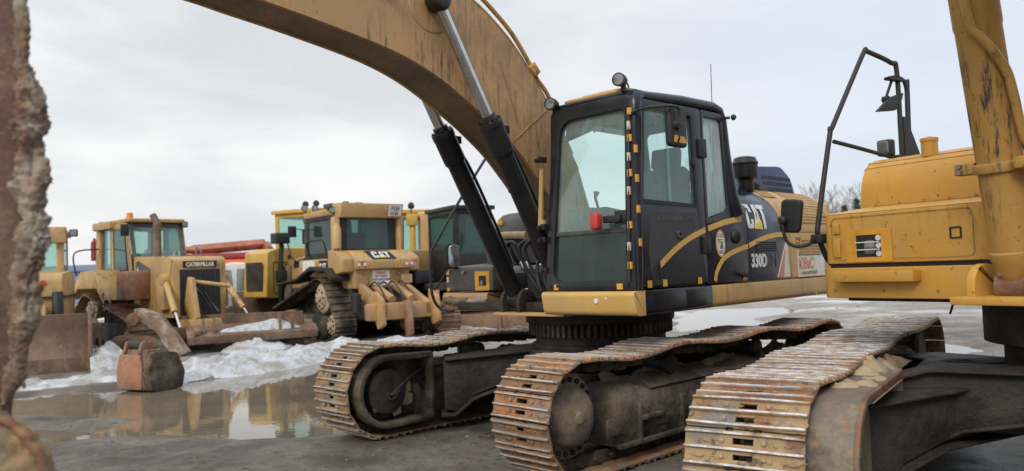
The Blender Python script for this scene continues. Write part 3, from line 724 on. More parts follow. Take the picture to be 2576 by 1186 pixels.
    b = MB(); b.slab(rpoly([(1.18, 1.74), (1.14, 2.09), (.40, 2.10), (.43, 1.95), (.78, 1.78), (1.0, 1.60), (1.15, 1.50)], .02, 3), S_(Y0), .0225, .0245)
    b.build('lower_door_window', MT['skin'], dr)
    b = MB()
    for k in range(22): b.box(.45+.027*k, .46+.027*k, Y0+.0245, Y0+.028, 2.02, 2.065)
    b.each('vent_slot', 'grey', dr)
    b = MB(); b.ring(rrect(.66, 1.865, .735, 1.93, .02), rrect(.675, 1.88, .72, 1.915, .01), S_(Y0), .022, .04); b.build('door_handle', 'grey', dr)
    b = MB()
    for z in (2.62, 1.72): b.prism(rrect(.20, z, .31, z+.18 if z > 2 else z+.16, .015), Y0+.015, Y0+.052, 'y')
    b.box(.40, .44, Y0+.02, Y0+.05, 2.53, 2.61)
    b.each('hinge', 'rubber', dr, bevel=.006)
    b = MB(); b.ring(rpoly([(1.17, 1.46), (1.14, 1.60), (1.04, 1.68), (1.0, 1.46)], .02, 3), rpoly([(1.13, 1.50), (1.11, 1.59), (1.05, 1.63), (1.03, 1.50)], .01, 3), S_(Y0), .02, .035)
    b.box(1.04, 1.12, Y0+.022, Y0+.028, 1.49, 1.6); b.build('latch_recess', 'black', dr)
    # rear quarter window
    b = MB(); b.ring(rpoly([(.23, 1.99), (.225, 3.085), (-.20, 3.085), (-.33, 2.04)], [.02, .03, .08, .06], 5), rpoly([(.175, 2.05), (.195, 3.02), (-.125, 3.02), (-.19, 2.14)], [.05, .03, .05, .07], 5), S_(Y0), -.03, .02)
    q = b.build('quarter_panel', 'navy', R, .007, 3)
    b = MB(); b.slab(rpoly([(.18, 2.06), (.195, 3.02), (-.125, 3.02), (-.19, 2.14)], [.05, .03, .05, .07], 5), S_(Y0), -.005, .001); b.build('quarter_window', 'frost', q)
    # cab interior
    b = MB(); b.prism(rpoly([(.05, 2.05), (.0, 2.55), (.14, 2.60), (.22, 2.08)], .05, 4), .74, 1.22, 'y'); b.prism(rpoly([(.02, 1.92), (.02, 2.05), (.58, 2.08), (.58, 1.95)], .04, 4), .72, 1.24, 'y')
    b.prism(rpoly([(.02, 2.58), (-.01, 2.78), (.09, 2.80), (.13, 2.60)], .04, 4), .83, 1.13, 'y')
    b.box(.1, .5, .8, 1.16, 1.5, 1.93); b.build('driver_seat', 'skin', R, .03, 3)
    b = MB(); b.prism(rpoly([(.1, 1.6), (.1, 2.15), (.75, 2.22), (.8, 2.1), (.6, 1.6)], .05, 3), .56, .70, 'y'); b.prism(rpoly([(.1, 1.6), (.1, 2.12), (.72, 2.18), (.75, 2.1), (.6, 1.6)], .05, 3), 1.26, 1.38, 'y')
    for y in (.63, 1.32): b.tube([(.72, y, 2.15), (.78, y, 2.30), (.76, y, 2.36)], [.012, .014, .03], 8)
    for y in (.90, 1.06): b.tube([(.95, y, 1.5), (.93, y, 1.85), (.86, y, 2.05), (.80, y, 2.06)], .013, 8); b.box(.9, 1.1, y-.05, y+.05, 1.52, 1.56)
    b.build('control_console', 'skin', R, .01)
    b = MB(); b.lathe((1.10, .64, 2.06), (-1, .3, .3), [(0, .02), (.02, .09), (.03, .1)], 14); b.box(1.08, 1.16, .60, .70, 1.96, 2.18); b.build('monitor', 'skin', R, .01)
    # ---------------- stripes and reflective tape on the left side
    def ribbon(pts, w, y, seg=6):
        P = smooth_path([(p[0], 0, p[1]) for p in pts], seg); b = MB()
        for i in range(len(P)-1):
            a, c = P[i], P[i+1]; d = (c-a).normalized(); n = Vector((-d.z, 0, d.x))*w/2
            gap = d*.0035 if i % 3 == 0 else d*0
            vs = [a-n+gap, c-n, c+n, a+n+gap]; b.add([(v.x, yy, v.z) for yy in (y, y+.003) for v in vs], [(0, 1, 2, 3), (4, 5, 6, 7), (0, 1, 5, 4), (1, 2, 6, 5), (2, 3, 7, 6), (3, 0, 4, 7)])
        return b
    ribbon([(1.045, 1.62), (.80, 1.755), (.55, 1.86), (.26, 1.945)], .052, Y0+.028).build('stripe', 'tape', dr)
    ribbon([(.215, 1.955), (-.1, 2.02), (-.42, 2.06)], .055, 1.506).build('stripe', 'tape', R)
    ribbon([(.13, 1.455), (.08, 1.56), (-.06, 1.675), (-.30, 1.745), (-.535, 1.785)], .05, 1.506).build('stripe', 'tape', R)
    ribbon([(-.555, 1.79), (-.85, 1.86), (-1.15, 1.90), (-1.42, 1.905)], .05, 1.5065).build('stripe', 'tape', R)
    b = MB()
    for z in (2.62, 2.37, 2.11, 1.83, ): b.box(1.305, 1.335, 1.5, 1.52, z-.032, z+.032)
    for x, z in ((1.17, 1.475), (.94, 1.475), (.37, 1.475), (-.47, 1.475)): b.box(x, x+.06, 1.505, 1.51, z-.03, z+.03)
    for z in (2.95, 2.72, 2.42, 1.98, 1.64): b.box(fx(z)+.01, fx(z)+.028, 1.43, 1.47, z-.03, z+.03)
    b.box(1.397, 1.402, .60, .65, 1.44, 1.49); b.box(1.397, 1.402, 1.31, 1.37, 1.44, 1.49)
    b.mi = 1
    for z in (2.83, 2.56, 2.27, 1.80): b.box(fx(z)+.01, fx(z)+.03, 1.43, 1.455, z-.035, z+.035)
    b.each('reflective_tape', ['orange', 'cream'], R)
    # near mirror on its arm, red lamp, work lamps, wiper
    b = MB(); b.prism(rrect(.905, 2.625, 1.165, 2.985, .045), 1.70, 1.76, 'y', ) ; mr = b.build('mirror', 'rubber', R, .02, 3)
    b = MB(); b.tube(smooth_path([(1.30, 1.46, 2.93), (1.31, 1.62, 2.95), (1.24, 1.74, 2.95), (1.12, 1.80, 2.95), (1.08, 1.80, 2.90), (1.08, 1.80, 2.80)], 5), .011, 8); b.tube(smooth_path([(1.08, 1.80, 2.84), (1.10, 1.80, 2.7), (1.09, 1.78, 2.66)], 4), .009, 6)
    b.lathe((1.07, 1.75, 2.81), (0, 1, 0), [(0, .05), (.03, .045), (.05, .025), (.06, .0)], 16); b.build('mirror_arm', 'rubber', mr)
    b = MB(); b.slab([(1.12, 2.66), (1.11, 2.72), (.96, 2.715), (.93, 2.66)], S_(1.761), 0, .004); b.build('reflector', 'orange', mr)
    b = MB(); b.box(1.41, 1.50, 1.12, 1.20, 1.955, 2.10); lamp = b.build('marker_lamp', 'red', R, .02, 3)
    b = MB(); b.box(1.36, 1.42, 1.2, 1.38, 2.01, 2.07); b.box(1.34, 1.38, 1.3, 1.42, 2.0, 2.11); b.build('lamp_bracket', 'rubber', lamp, .008)
    for (x, y, z) in ((1.27, 1.34, 3.245), (1.30, .57, 3.165)):
        b = MB(); d = Vector((1, .25, -.05)).normalized(); p = Vector((x, y, z))
        b.lathe(p, d, [(-.09, .02), (-.08, .042), (-.03, .055), (.03, .060), (.035, .060), (.035, .050)], 24); b.box(x-.07, x-.03, y-.015, y+.015, z-.10, z-.03)
        b.tube(smooth_path([(x-.09, y, z), (x-.15, y-.02, z-.03), (x-.17, y-.05, z-.09)], 4), .008, 6)
        w = b.build('work_lamp', 'rubber', R)
        b = MB(); b.lathe(p, d, [(.034, .050), (.040, .045), (.043, .0)], 24); b.build('lens', 'lens', w)
    b = MB(); b.tube([(-.24, 1.35, 3.12), (-.24, 1.36, 3.62)], .004, 6); b.build('antenna', 'rubber', R)
    b = MB(); b.tube([(-.20, 1.40, 3.06), (-.24, 1.54, 3.05)], .014, 8); b.lathe((-.25, 1.56, 3.05), (0, 1, 0), [(0, .028), (.02, .03), (.035, .02)], 12); b.build('side_lamp', 'rubber', R)
    b = MB(); b.box(1.36, 1.40, .455, .50, 2.05, 2.09); b.prism([(1.37, 2.02), (1.40, 2.02), (1.345, 2.60), (1.335, 2.60)], .43, .47, 'y'); b.build('wiper_guard', 'tan', R)
    b = MB()
    for z in (1.60, 1.88, 2.0, 2.62): b.box(1.34, 1.41, .47, .52, z, z+.05); b.lathe((1.38, .46, z+.02), (1, 0, 0), [(0, .02), (.05, .02)], 10)
    for y in (.55, .64, 1.42): b.lathe((1.385, y, 1.475), (1, 0, 0), [(0, .018), (.02, .014)], 10)
    b.each('bolt', 'black', R)
    # ---------------- side body panels
    CS = [(1.50, 1.43), (1.50, 1.90), (1.495, 2.02), (1.47, 2.13), (1.41, 2.25), (1.32, 2.34), (1.20, 2.405), (1.0, 2.45), (.6, 2.47), (0, 2.475)]
    def csample(t):
        seg = [hypot(CS[i+1][0]-CS[i][0], CS[i+1][1]-CS[i][1]) for i in range(len(CS)-1)]; d = t
        for i, s_ in enumerate(seg):
            if d <= s_: f_ = d/s_; break
            d -= s_
        else: i = len(seg)-1; f_ = 1
        a, c = CS[i], CS[i+1]; ty, tz = c[0]-a[0], c[1]-a[1]; l = hypot(ty, tz)
        return a[0]+ty*f_, a[1]+tz*f_, tz/l, -ty/l
    def skin_panel(pts_fn, xs, t0, t1, off=0, th=.02, nt_=26):
        """curved panel over the body cross-section between two x outlines"""
        b = MB(); G = []
        for j in range(nt_+1):
            t = t0+(t1-t0)*j/nt_; y, z, ny, nz = csample(t); xa, xb = xs(t)
            G.append([(xa, y, z, ny, nz), (xb, y, z, ny, nz)])
        vs = [];
        for row in G:
            for (x, y, z, ny, nz) in row:
                vs.append((x, y+ny*off, z+nz*off)); vs.append((x, y+ny*(off-th), z+nz*(off-th)))
        fs = []
        for j in range(nt_):
            a = j*4; c = a+4; fs += [(a, a+2, c+2, c), (a+1, c+1, c+3, a+3), (a, c, c+1, a+1), (a+2, a+3, c+3, c+2)]
        fs += [(0, 1, 3, 2), (nt_*4, nt_*4+2, nt_*4+3, nt_*4+1)]
        return b.add(vs, fs)
    b = MB(); b.slab([(.235, 1.435), (.235, 1.985), (-.30, 2.055), (-.42, 2.22), (-.545, 2.18), (-.545, 1.435)], S_(1.485), -.03, .016)
    b.build('lower_side_panel', 'navy', R, .006)
    TT = 2.2
    def xr_dark(t):                                              # slanting colour boundary
        return (-.555, -1.40+.26*min(1, max(0, (t-.42)/.75))) if t > .42 else (-.555, -1.17-.23*(t/.42))
    skin_panel(None, xr_dark, .005, TT, 0).build('side_door', 'navyblue', R, .004)
    b = MB(); b.prism([(-.20, 2.0), (-.20, 2.35), (-.545, 2.44), (-.545, 2.0)], .6, 1.42, 'y'); b.build('front_hood', 'navyblue', R, .04, 3)
    skin_panel(None, lambda t: (xr_dark(t)[1]-.005, -1.52 if t < .5 else -1.60), .005, TT, 0).build('middle_panel', 'tan', R, .002)
    skin_panel(None, lambda t: (-1.526 if t < .5 else -1.606, -2.66), .005, .495, 0).build('rear_side_door', 'tan', R, .004)
    skin_panel(None, lambda t: (-1.606, -2.66), .50, TT, 0).build('rear_hood', 'tan', R, .004)
    b = MB(); b.slab([(-1.16, 1.45), (-1.425, 1.885), (-1.455, 1.45)], S_(1.5), .0, .004); b.build('triangle_sticker', 'cream', R)
    b = MB(); b.slab([(-1.17, 1.452), (-1.37, 1.78), (-1.30, 1.452)], S_(1.5), .004, .006); b.build('red_wedge', 'pink', R)
    # counterweight, rounded
    b = MB(); cw = rpoly([(-2.67, 1.44), (-2.67, -1.44), (-3.25, -1.30), (-3.45, 0), (-3.25, 1.30)], [.05, .05, .5, .5, .5], 6)
    b.prism(cw, 1.23, 2.30, 'z'); b.build('counterweight', 'tan', R, .12, 5)
    # grilles: dark field with a tan lattice
    def grille(x0, x1, t0, t1, nx, nt_, slant=0.0, mat='tan', name='grille', bw=.011):
        b = MB(); b.mi = 0; g = skin_panel(None, lambda t: (x0, x1), t0, t1, .003, .003, 12); b.add(g.v, g.f); b.mi = 1
        def P(x, t, o): y, z, ny, nz = csample(t); return (x, y+ny*o, z+nz*o)
        for i in range(nx+1):
            x = x0+(x1-x0)*i/nx; ts = [t0+(t1-t0)*k/12 for k in range(13)]
            for k in range(12):
                a0, a1 = ts[k], ts[k+1]
                b.add([P(x-bw/2, a0, .010), P(x+bw/2, a0, .010), P(x+bw/2, a1, .010), P(x-bw/2, a1, .010), P(x-bw/2, a0, .002), P(x+bw/2, a0, .002), P(x+bw/2, a1, .002), P(x-bw/2, a1, .002)],
                      [(0, 1, 2, 3), (0, 3, 7, 4), (1, 5, 6, 2)])
        for j in range(nt_+1):
            t = t0+(t1-t0)*j/nt_
            b.add([P(x0, t-bw/2, .012), P(x1, t-bw/2, .012), P(x1, t+bw/2, .012), P(x0, t+bw/2, .012), P(x0, t-bw/2, .002), P(x1, t-bw/2, .002), P(x1, t+bw/2, .002), P(x0, t+bw/2, .002)],
                  [(0, 1, 2, 3), (0, 4, 5, 1), (3, 2, 6, 7)])
        return b.build(name, ['rubber', mat], R, smooth=False)
    grille(-1.80, -2.55, .62, 1.12, 22, 14)
    grille(-1.28, -1.56, .95, 1.18, 9, 6)
    grille(-1.70, -2.45, .26, .42, 22, 5)
    grille(-.72, -1.15, .295, .40, 12, 5, mat='navy', name='louver', bw=.009)
    b = MB(); b.ring(rrect(-1.76, 1.775, -1.57, 1.885, .01), rrect(-1.74, 1.79, -1.60, 1.87, .01), S_(1.5), 0, .012); b.lathe((-1.66, 1.50, 1.83), (0, 1, 0), [(0, .015), (.015, .012)], 10); b.build('lock', 'tan', R)
    b = MB(); b.lathe((-.31, 1.50, 1.885), (0, 1, 0), [(0, .078), (.02, .07), (.035, .05), (.04, 0)], 26); b.box(-.32, -.30, 1.53, 1.55, 1.85, 1.92); b.box(-.335, -.285, 1.53, 1.548, 1.875, 1.892); b.build('fuel_cap', 'rubber', R)
    b = MB(); b.lathe((-.40, 1.50, 1.50), (0, 1, 0), [(0, .022), (.05, .02), (.055, .028), (.07, .026)], 12); b.build('side_knob', 'rubber', R)
    # round warning sticker with a small machine drawing
    SM = lambda x, z, y=1.504: frame((x, y, z), (-1, 0, 0), (0, 1, 0))
    b = MB(); el = [(-.01+.085*cos(2*pi*k/36), 1.815+.13*sin(2*pi*k/36)) for k in range(36)]; el2 = [(-.01+.072*cos(2*pi*k/36), 1.815+.117*sin(2*pi*k/36)) for k in range(36)]
    b.mi = 0; b.slab(el2, S_(1.5), .0015, .004); b.mi = 1; b.ring(el, el2, S_(1.5), .0015, .0045); stk = b.build('warning_sticker', ['white', 'tape'], R)
    b = MB(); b.box(-.05, .0, 1.504, 1.506, 1.775, 1.80); b.box(-.04, -.015, 1.504, 1.506, 1.80, 1.835); b.box(-.055, .005, 1.504, 1.506, 1.765, 1.773)
    for a, c in (((.0, 1.82), (.03, 1.85)), ((.03, 1.85), (.045, 1.80)), ((-.045, 1.85), (.05, 1.855))): b.tube([(a[0], 1.505, a[1]), (c[0], 1.505, c[1])], .003, 4)
    b.build('drawing', 'greyink', stk)
    for s_, sz, z in (('СТОЙ, НАЗАД!', .020, 1.895), ('ОПАСНАЯ ЗОНА', .020, 1.873), ('ЗАПРЕЩЕНО', .018, 1.735), ('НЕ ПОДХОДИТЬ', .016, 1.718)):
        text(s_, sz, 'lettering', 'greyink', stk, SM(-.01, z, 1.5045), .85, 0, .0005, 'CENTER')
    text('330D', .185, 'number', 'white', R, SM(-.60, 1.575), .80, .007, .001)
    text('2 L', .175, 'number', 'greyink', R, SM(-1.025, 1.575), .78, .002, .001)
    def LF(u, w, d):
        z = .535+w*.265; y, zz, ny, nz = csample(z); return (-.565-u*.44, y+ny*d, zz+nz*d)
    logo(LF, 'logo', R)
    # company banner
    b = MB(); b.slab(rrect(-2.36, 1.435, -1.66, 1.735, .004), S_(1.5), .001, .004); bn = b.build('company_banner', 'cream', R)
    b = MB(); b.add([(-2.0, 1.5046, 1.73), (-2.355, 1.5046, 1.73), (-2.355, 1.5046, 1.55), (-2.22, 1.5046, 1.44), (-2.12, 1.5046, 1.62)], [(0, 1, 2, 3, 4)]); b.build('faded_patch', 'white', bn)
    text('СТРОИТЕЛЬНАЯ КОМПАНИЯ', .046, 'lettering', 'greyink', bn, SM(-1.68, 1.675, 1.506), .82, .0006, .0005)
    text('ЮВиС', .165, 'lettering', 'pink', bn, SM(-1.68, 1.53, 1.506), .78, .004, .0005)
    text('г. Сургут (3462) 95-55-02', .048, 'lettering', 'greyink', bn, SM(-1.72, 1.465, 1.506), .78, .0006, .0005)
    # pre-cleaner, raised blue guard behind
    b = MB(); p = Vector((-1.20, 1.17, 2.40)); b.lathe(p, (0, 0, 1), [(0, .085), (.12, .085), (.14, .10), (.15, .135), (.29, .135), (.30, .142), (.315, .142), (.33, .13), (.37, .115), (.385, .06)], 32)
    b.build('air_precleaner', 'black', R, .004)
    b = MB(); pts = rpoly([(-1.95, 2.40), (-1.95, 2.76), (-2.62, 2.80), (-2.90, 2.66), (-3.02, 2.40)], [.01, .03, .08, .12, .05], 4)
    b.prism(pts, .10, .90, 'y'); gd = b.build('engine_guard', 'blue', R, .03, 3)
    b = MB()
    for r_ in range(4):
        for k in range(11):
            x = -2.12-.078*k-(.02*r_); z = 2.665-.07*r_
            if x < -2.92+.08*(2.6-z < 0): continue
            b.prism(rrect(x-.052, z-.045, x, z, .012, 2), .90, .904, 'y')
    b.each('guard_slot', 'rubber', gd)
    b = MB(); b.tube(smooth_path([(-1.5, 1.1, 2.45), (-1.55, 1.02, 2.53), (-1.7, 1.0, 2.55), (-1.85, .98, 2.46)], 5), .03, 8); b.box(-1.75, -1.55, 1.0, 1.15, 2.44, 2.5); b.build('hood_fitting', 'grey', R)
    # ---------------- right-hand storage box with lamp, tank casing, rail and mirror
    b = MB(); b.prism(rpoly([(.82, 1.42), (.82, 1.69), (.1, 1.73), (.1, 1.42)], [.02, .04, .02, .01], 4), -1.57, -.80, 'y'); bx = b.build('storage_box', 'grey', R, .03, 3)
    b = MB(); fb = lambda u, w, d: (.82+d, u, w); b.ring(rrect(-1.08, 1.425, -.85, 1.635, .005, 1), rrect(-1.02, 1.475, -.90, 1.585, .005, 1), fb, 0, .006); b.build('lamp_surround', 'orange', bx)
    b = MB(); b.slab(rrect(-1.02, 1.475, -.90, 1.585, .005, 1), fb, .001, .003); b.build('lamp_opening', 'rubber', bx)
    b = MB(); b.lathe((.825, -.97, 1.505), (1, 0, 0), [(0, .03), (.01, .03)], 10); b.lathe((.825, -1.26, 1.63), (1, 0, 0), [(0, .018), (.02, .016)], 10); b.build('lens', 'lens', bx)
    b = MB(); b.box(.822, .828, -1.56, -1.51, 1.61, 1.665); b.box(.822, .828, -1.56, -1.51, 1.42, 1.46); b.mi = 1; b.box(.822, .828, -1.555, -1.52, 1.52, 1.58); b.each('reflective_tape', ['orange', 'cream'], bx)
    b = MB(); b.prism(rpoly([(.1, 1.40), (.84, 1.40), (.87, 1.36), (.80, 1.19), (.1, 1.19)], [.01, .02, .04, .06, .01], 4), -1.60, -.86, 'y'); b.build('right_skirt', 'tan', R, .012, 3)
    b = MB()
    for k in range(9):
        b.lathe((.865, -1.58+.08*k, 1.31+.01*sin(k*2)), (0, 1, 0), [(0, .025), (.04, .045+.01*sin(k)), (.09, .03)], 9)
    b.build('mud_clump', 'mudcake', R)
    b = MB(); b.prism(rpoly([(.30, 2.0), (.25, 2.25), (.05, 2.32), (-.8, 2.36), (-.8, 2.0)], [.02, .12, .12, .03, .01], 5), -1.28, -.62, 'y'); cs = b.build('fuel_tank_cover', 'grey', R, .05, 4)
    b = MB(); b.box(.28, .30, -1.22, -1.15, 2.17, 2.23); b.box(.31, .318, -1.27, -1.21, 2.06, 2.12); b.each('reflective_tape', 'orange', cs)
    b = MB(); b.box(-.5, .25, -1.5, -.62, 1.70, 2.02); b.box(-.3, .5, -.60, .40, 1.30, 1.62); b.build('tank', 'grey', R, .03)
    b = MB(); b.tube(smooth_path([(.36, -1.25, 2.02), (.37, -1.0, 2.035), (.36, -.7, 2.02)], 5), .045, 10); b.build('muddy_roll', 'mudtan', R)
    b = MB(); b.box(-.02, .1, -.98, -.86, 2.33, 2.48); b.lathe((.03, -.92, 2.40), (0, 0, 1), [(0, .05), (.12, .045), (.13, .02)], 14); b.build('filler', 'tan', R, .01)
    b = MB(); b.tube(smooth_path([(.03, -1.12, 2.33), (.03, -1.12, 2.50), (.04, -1.13, 2.55), (.04, -1.25, 2.57), (.04, -1.27, 2.64), (.04, -1.25, 2.72)], 5), .016, 8); b.tube([(.02, -.92, 2.4), (.02, -.92, 2.66)], .016, 8); b.each('hand_grip', 'rubber', R)
    b = MB(); b.tube(smooth_path([(.92, -1.35, 1.20), (.95, -1.52, 1.22), (1.02, -1.56, 1.32), (1.06, -1.56, 1.50), (1.05, -1.55, 1.85), (1.0, -1.54, 1.96), (.63, -1.5, 2.478), (.10, -1.45, 3.15)], 5), .017, 10)
    hr = b.build('handrail', 'rubber', R)
    b = MB(); b.slab(rrect(.79, 1.69, .90, 1.95, .05), lambda u, w, d: (u, -1.44+d+(.9-u)*.5, w), 0, .035); b.build('right_mirror', 'mirror', R, .01)
    b = MB(); b.slab(rrect(.775, 1.675, .915, 1.965, .055), lambda u, w, d: (u, -1.485+d+(.9-u)*.5, w), 0, .04); b.tube([(.85, -1.48, 1.7), (1.0, -1.55, 1.45)], .012, 6); b.build('mirror_housing', 'rubber', R, .012)
    # ---------------- boom
    up = [(.42, 2.02), (.30, 1.90), (.25, 1.70)]
    top = [(.55, 2.65), (.97, 3.27), (1.155, 3.486), (1.30, 3.65), (1.443, 3.787), (1.68, 3.96), (1.94, 4.10), (2.36, 4.24), (2.9, 4.30), (3.6, 4.32), (5.0, 4.28), (6.6, 4.15)]
    bot = [(6.6, 3.72), (5.2, 3.74), (4.4, 3.69), (4.07, 3.65), (3.57, 3.59), (2.87, 3.48), (2.40, 3.335), (1.94, 3.10), (1.69, 2.95), (1.43, 2.765), (1.21, 2.56), (1.05, 2.40), (.81, 2.15), (.55, 1.75), (.35, 1.55), (.22, 1.55)]
    tp = [(p.x, p.z) for p in smooth_path([(a, 0, c) for a, c in top], 4)]; bt = [(p.x, p.z) for p in smooth_path([(a, 0, c) for a, c in bot], 4)]
    outline = [(.22, 1.72), (.35, 2.15)]+tp+bt
    # side plates stand proud of the underside plate
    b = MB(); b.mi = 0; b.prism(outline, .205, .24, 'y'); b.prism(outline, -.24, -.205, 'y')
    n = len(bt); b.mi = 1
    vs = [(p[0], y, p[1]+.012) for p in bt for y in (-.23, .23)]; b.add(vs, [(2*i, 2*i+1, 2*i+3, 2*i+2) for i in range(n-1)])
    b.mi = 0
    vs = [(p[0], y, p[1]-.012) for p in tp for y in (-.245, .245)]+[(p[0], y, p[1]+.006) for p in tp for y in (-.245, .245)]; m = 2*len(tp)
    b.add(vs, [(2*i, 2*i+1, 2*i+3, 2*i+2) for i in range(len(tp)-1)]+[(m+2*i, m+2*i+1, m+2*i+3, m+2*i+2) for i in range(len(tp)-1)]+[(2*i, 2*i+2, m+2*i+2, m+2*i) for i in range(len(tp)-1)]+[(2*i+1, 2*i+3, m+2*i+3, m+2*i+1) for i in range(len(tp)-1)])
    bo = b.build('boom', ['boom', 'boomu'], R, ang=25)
    b = MB()
    for y in (.24,):
        b.lathe((2.44, y, 3.95), (0, 1, 0), [(0, .25), (.006, .245), (.008, .23)], 40)
    b.tube([(1.63, .245, 3.60), (1.25, .245, 2.62)], .004, 5); b.tube([(.98, .245, 3.22), (1.62, .245, 2.75)], .004, 5); b.tube([(1.36, .245, 2.42), (.9, .245, 2.0)], .004, 5)
    b.tube([(3.60, .244, 4.27), (3.60, .244, 3.72)], .003, 5)
    b.each('weld_seam', 'boom', bo)
    b = MB(); b.tube(smooth_path([(2.2, .20, 4.30), (1.9, .21, 4.20), (1.62, .21, 4.04), (1.40, .22, 3.86), (1.17, .22, 3.60), (1.10, .22, 3.50), (.95, .22, 3.36), (.80, .2, 3.12), (.6, .2, 2.8)], 6), .022, 10)
    b.tube(smooth_path([(2.2, -.20, 4.30), (1.9, -.21, 4.20), (1.62, -.21, 4.04), (1.40, -.22, 3.86), (1.17, -.22, 3.60), (.95, -.22, 3.36), (.6, -.2, 2.8)], 6), .022, 10)
    b.each('boom_pipe', 'yellowd', bo)
    b = MB(); b.box(-.06, .06, -.05, .05, -.045, .045, T3(1.165, .22, 3.575) @ Matrix.Rotation(-.8, 4, 'Y'))
    for a in (-.035, .035): b.lathe((1.165+a*.7, .25, 3.575+a*.7), (0, 1, .4), [(0, .014), (.03, .014)], 8)
    b.build('pipe_clamp', 'yellowd', bo, .006)
    b = MB(); b.lathe((2.93, .24, 3.975), (0, 1, -.1), [(0, .04), (.05, .045), (.09, .05), (.10, .03)], 16); b.box(2.90, 2.98, .25, .30, 3.94, 3.99)
    b.build('boom_lamp', 'rubber', bo, .005)
    # boom cylinders
    for s_, yy in ((1, .33), (-1, -.33)):
        A = Vector((.93, yy, 1.34)); B = Vector((2.44, yy, 3.96)); d = (B-A).normalized(); ln = (B-A).length; g = .612*ln
        b = MB(); b.lathe(A, d, [(.05, .07), (.10, .088), (.12, .09), (g-.30, .09), (g-.27, .108), (g-.02, .108), (g-.015, .112), (g+.045, .112), (g+.05, .075), (g+.10, .073)], 32)
        b.lathe(A-Vector((0, .07, 0)), (0, 1, 0), [(0, .095), (.14, .095)], 24)
        b.tube([A+d*.45+Vector((-.09, s_*.02, -.09)).normalized()*.1, A+d*(g-.33)+Vector((-.09, 0, -.09)).normalized()*.1], .018, 8)
        cy = b.build('boom_cylinder', 'black', R, .003)
        b = MB(); b.lathe(A, d, [(g+.09, .052), (ln-.08, .052)], 28); b.build('cylinder_rod', 'chrome', cy)
        b = MB(); b.lathe(B-Vector((0, .07 if s_ > 0 else .07, 0)), (0, 1, 0), [(0, .085), (.02, .10), (.12, .10), (.15, .085), (.16, .04)], 28); b.build('rod_eye', 'black', cy, .004)
        b = MB()
        for k in range(12):
            q = A+d*(g+.02); a1 = d.cross(Vector((0, 1, 0))).normalized(); a2 = d.cross(a1); a = 2*pi*k/12
            b.lathe(q+(a1*cos(a)+a2*sin(a))*.095, d, [(.03, .011), (.042, .011)], 6)
        b.each('gland_bolt', 'black', cy)
        b = MB(); sd_ = d.cross(Vector((0, 1, 0))).normalized()
        p0 = A+d*(g-.06)-sd_*.0+Vector((.0, 0, 0)); off = (Vector((-.8, 0, .2))).normalized()
        b.box(-.04, .04, -.03, .03, -.035, .035, T3(*(p0-Vector((.13, 0, -.03)))))
        b.tube(smooth_path([p0+Vector((-.10, 0, .02)), p0+Vector((-.16, 0, -.06)), A+d*(g-.45)+Vector((-.13, 0, .06)), A+d*.8+Vector((-.12, 0, .08)), A+d*.35+Vector((-.11, 0, .06))], 6), .016, 8)
        b.build('cylinder_hose', 'hose', cy)
    # cylinder foot brackets
    b = MB()
    for y in (-.45, -.21, .21, .45):
        b.prism(rpoly([(1.05, 1.20), (1.06, 1.36), (.93, 1.47), (.80, 1.36), (.72, 1.20)], [.01, .08, .1, .05, .01], 5), y-.02, y+.02, 'y')
    b.each('foot_bracket', 'dark', R, bevel=.006)
    b = MB()
    for y in (-.60, .60): pass
    # looping hydraulic hoses in front of the boom foot
    for (ya, yb, zt, ze) in ((-.60, -.47, 1.93, 1.42), (-.53, -.38, 1.93, 1.45), (-.30, -.14, 1.94, 1.36), (-.22, -.06, 1.94, 1.34)):
        b.tube(smooth_path([(.70, yb+.02, 1.66), (.80, yb, 1.76), (.84, yb-.02, 1.87), (.86, (ya+yb)/2, zt), (.90, ya, 1.87), (.90, ya+.02, 1.75), (.88, ya+.08, 1.60), (.85, ya+.18, 1.45), (.80, ya+.26, ze-.08)], 6), .022, 10)
    for (ya, z0) in ((-.1, 1.75), (.0, 1.70), (.08, 1.8)):
        b.tube(smooth_path([(.7, ya, z0), (.9, ya+.05, z0-.05), (.98, ya+.12, 1.5), (.95, ya+.2, 1.32), (.8, ya+.25, 1.25)], 6), .02, 8)
    b.each('hydraulic_hose', 'hose', R)
    b = MB()
    for ya in (-.595, -.525, -.29, -.21):
        b.cyl((.895, ya+.005, 1.72), (.89, ya+.03, 1.64), .03, 10)
    b.box(.55, .75, -.55, .1, 1.60, 1.68); b.each('hose_fitting', 'steel', R, bevel=.004)
    b = MB(); b.tube(smooth_path([(.93, -.50, 1.62), (.92, -.46, 1.5), (.9, -.40, 1.38), (.88, -.36, 1.30)], 5), .009, 6); b.build('blue_hose', 'blue', R)
build_main()
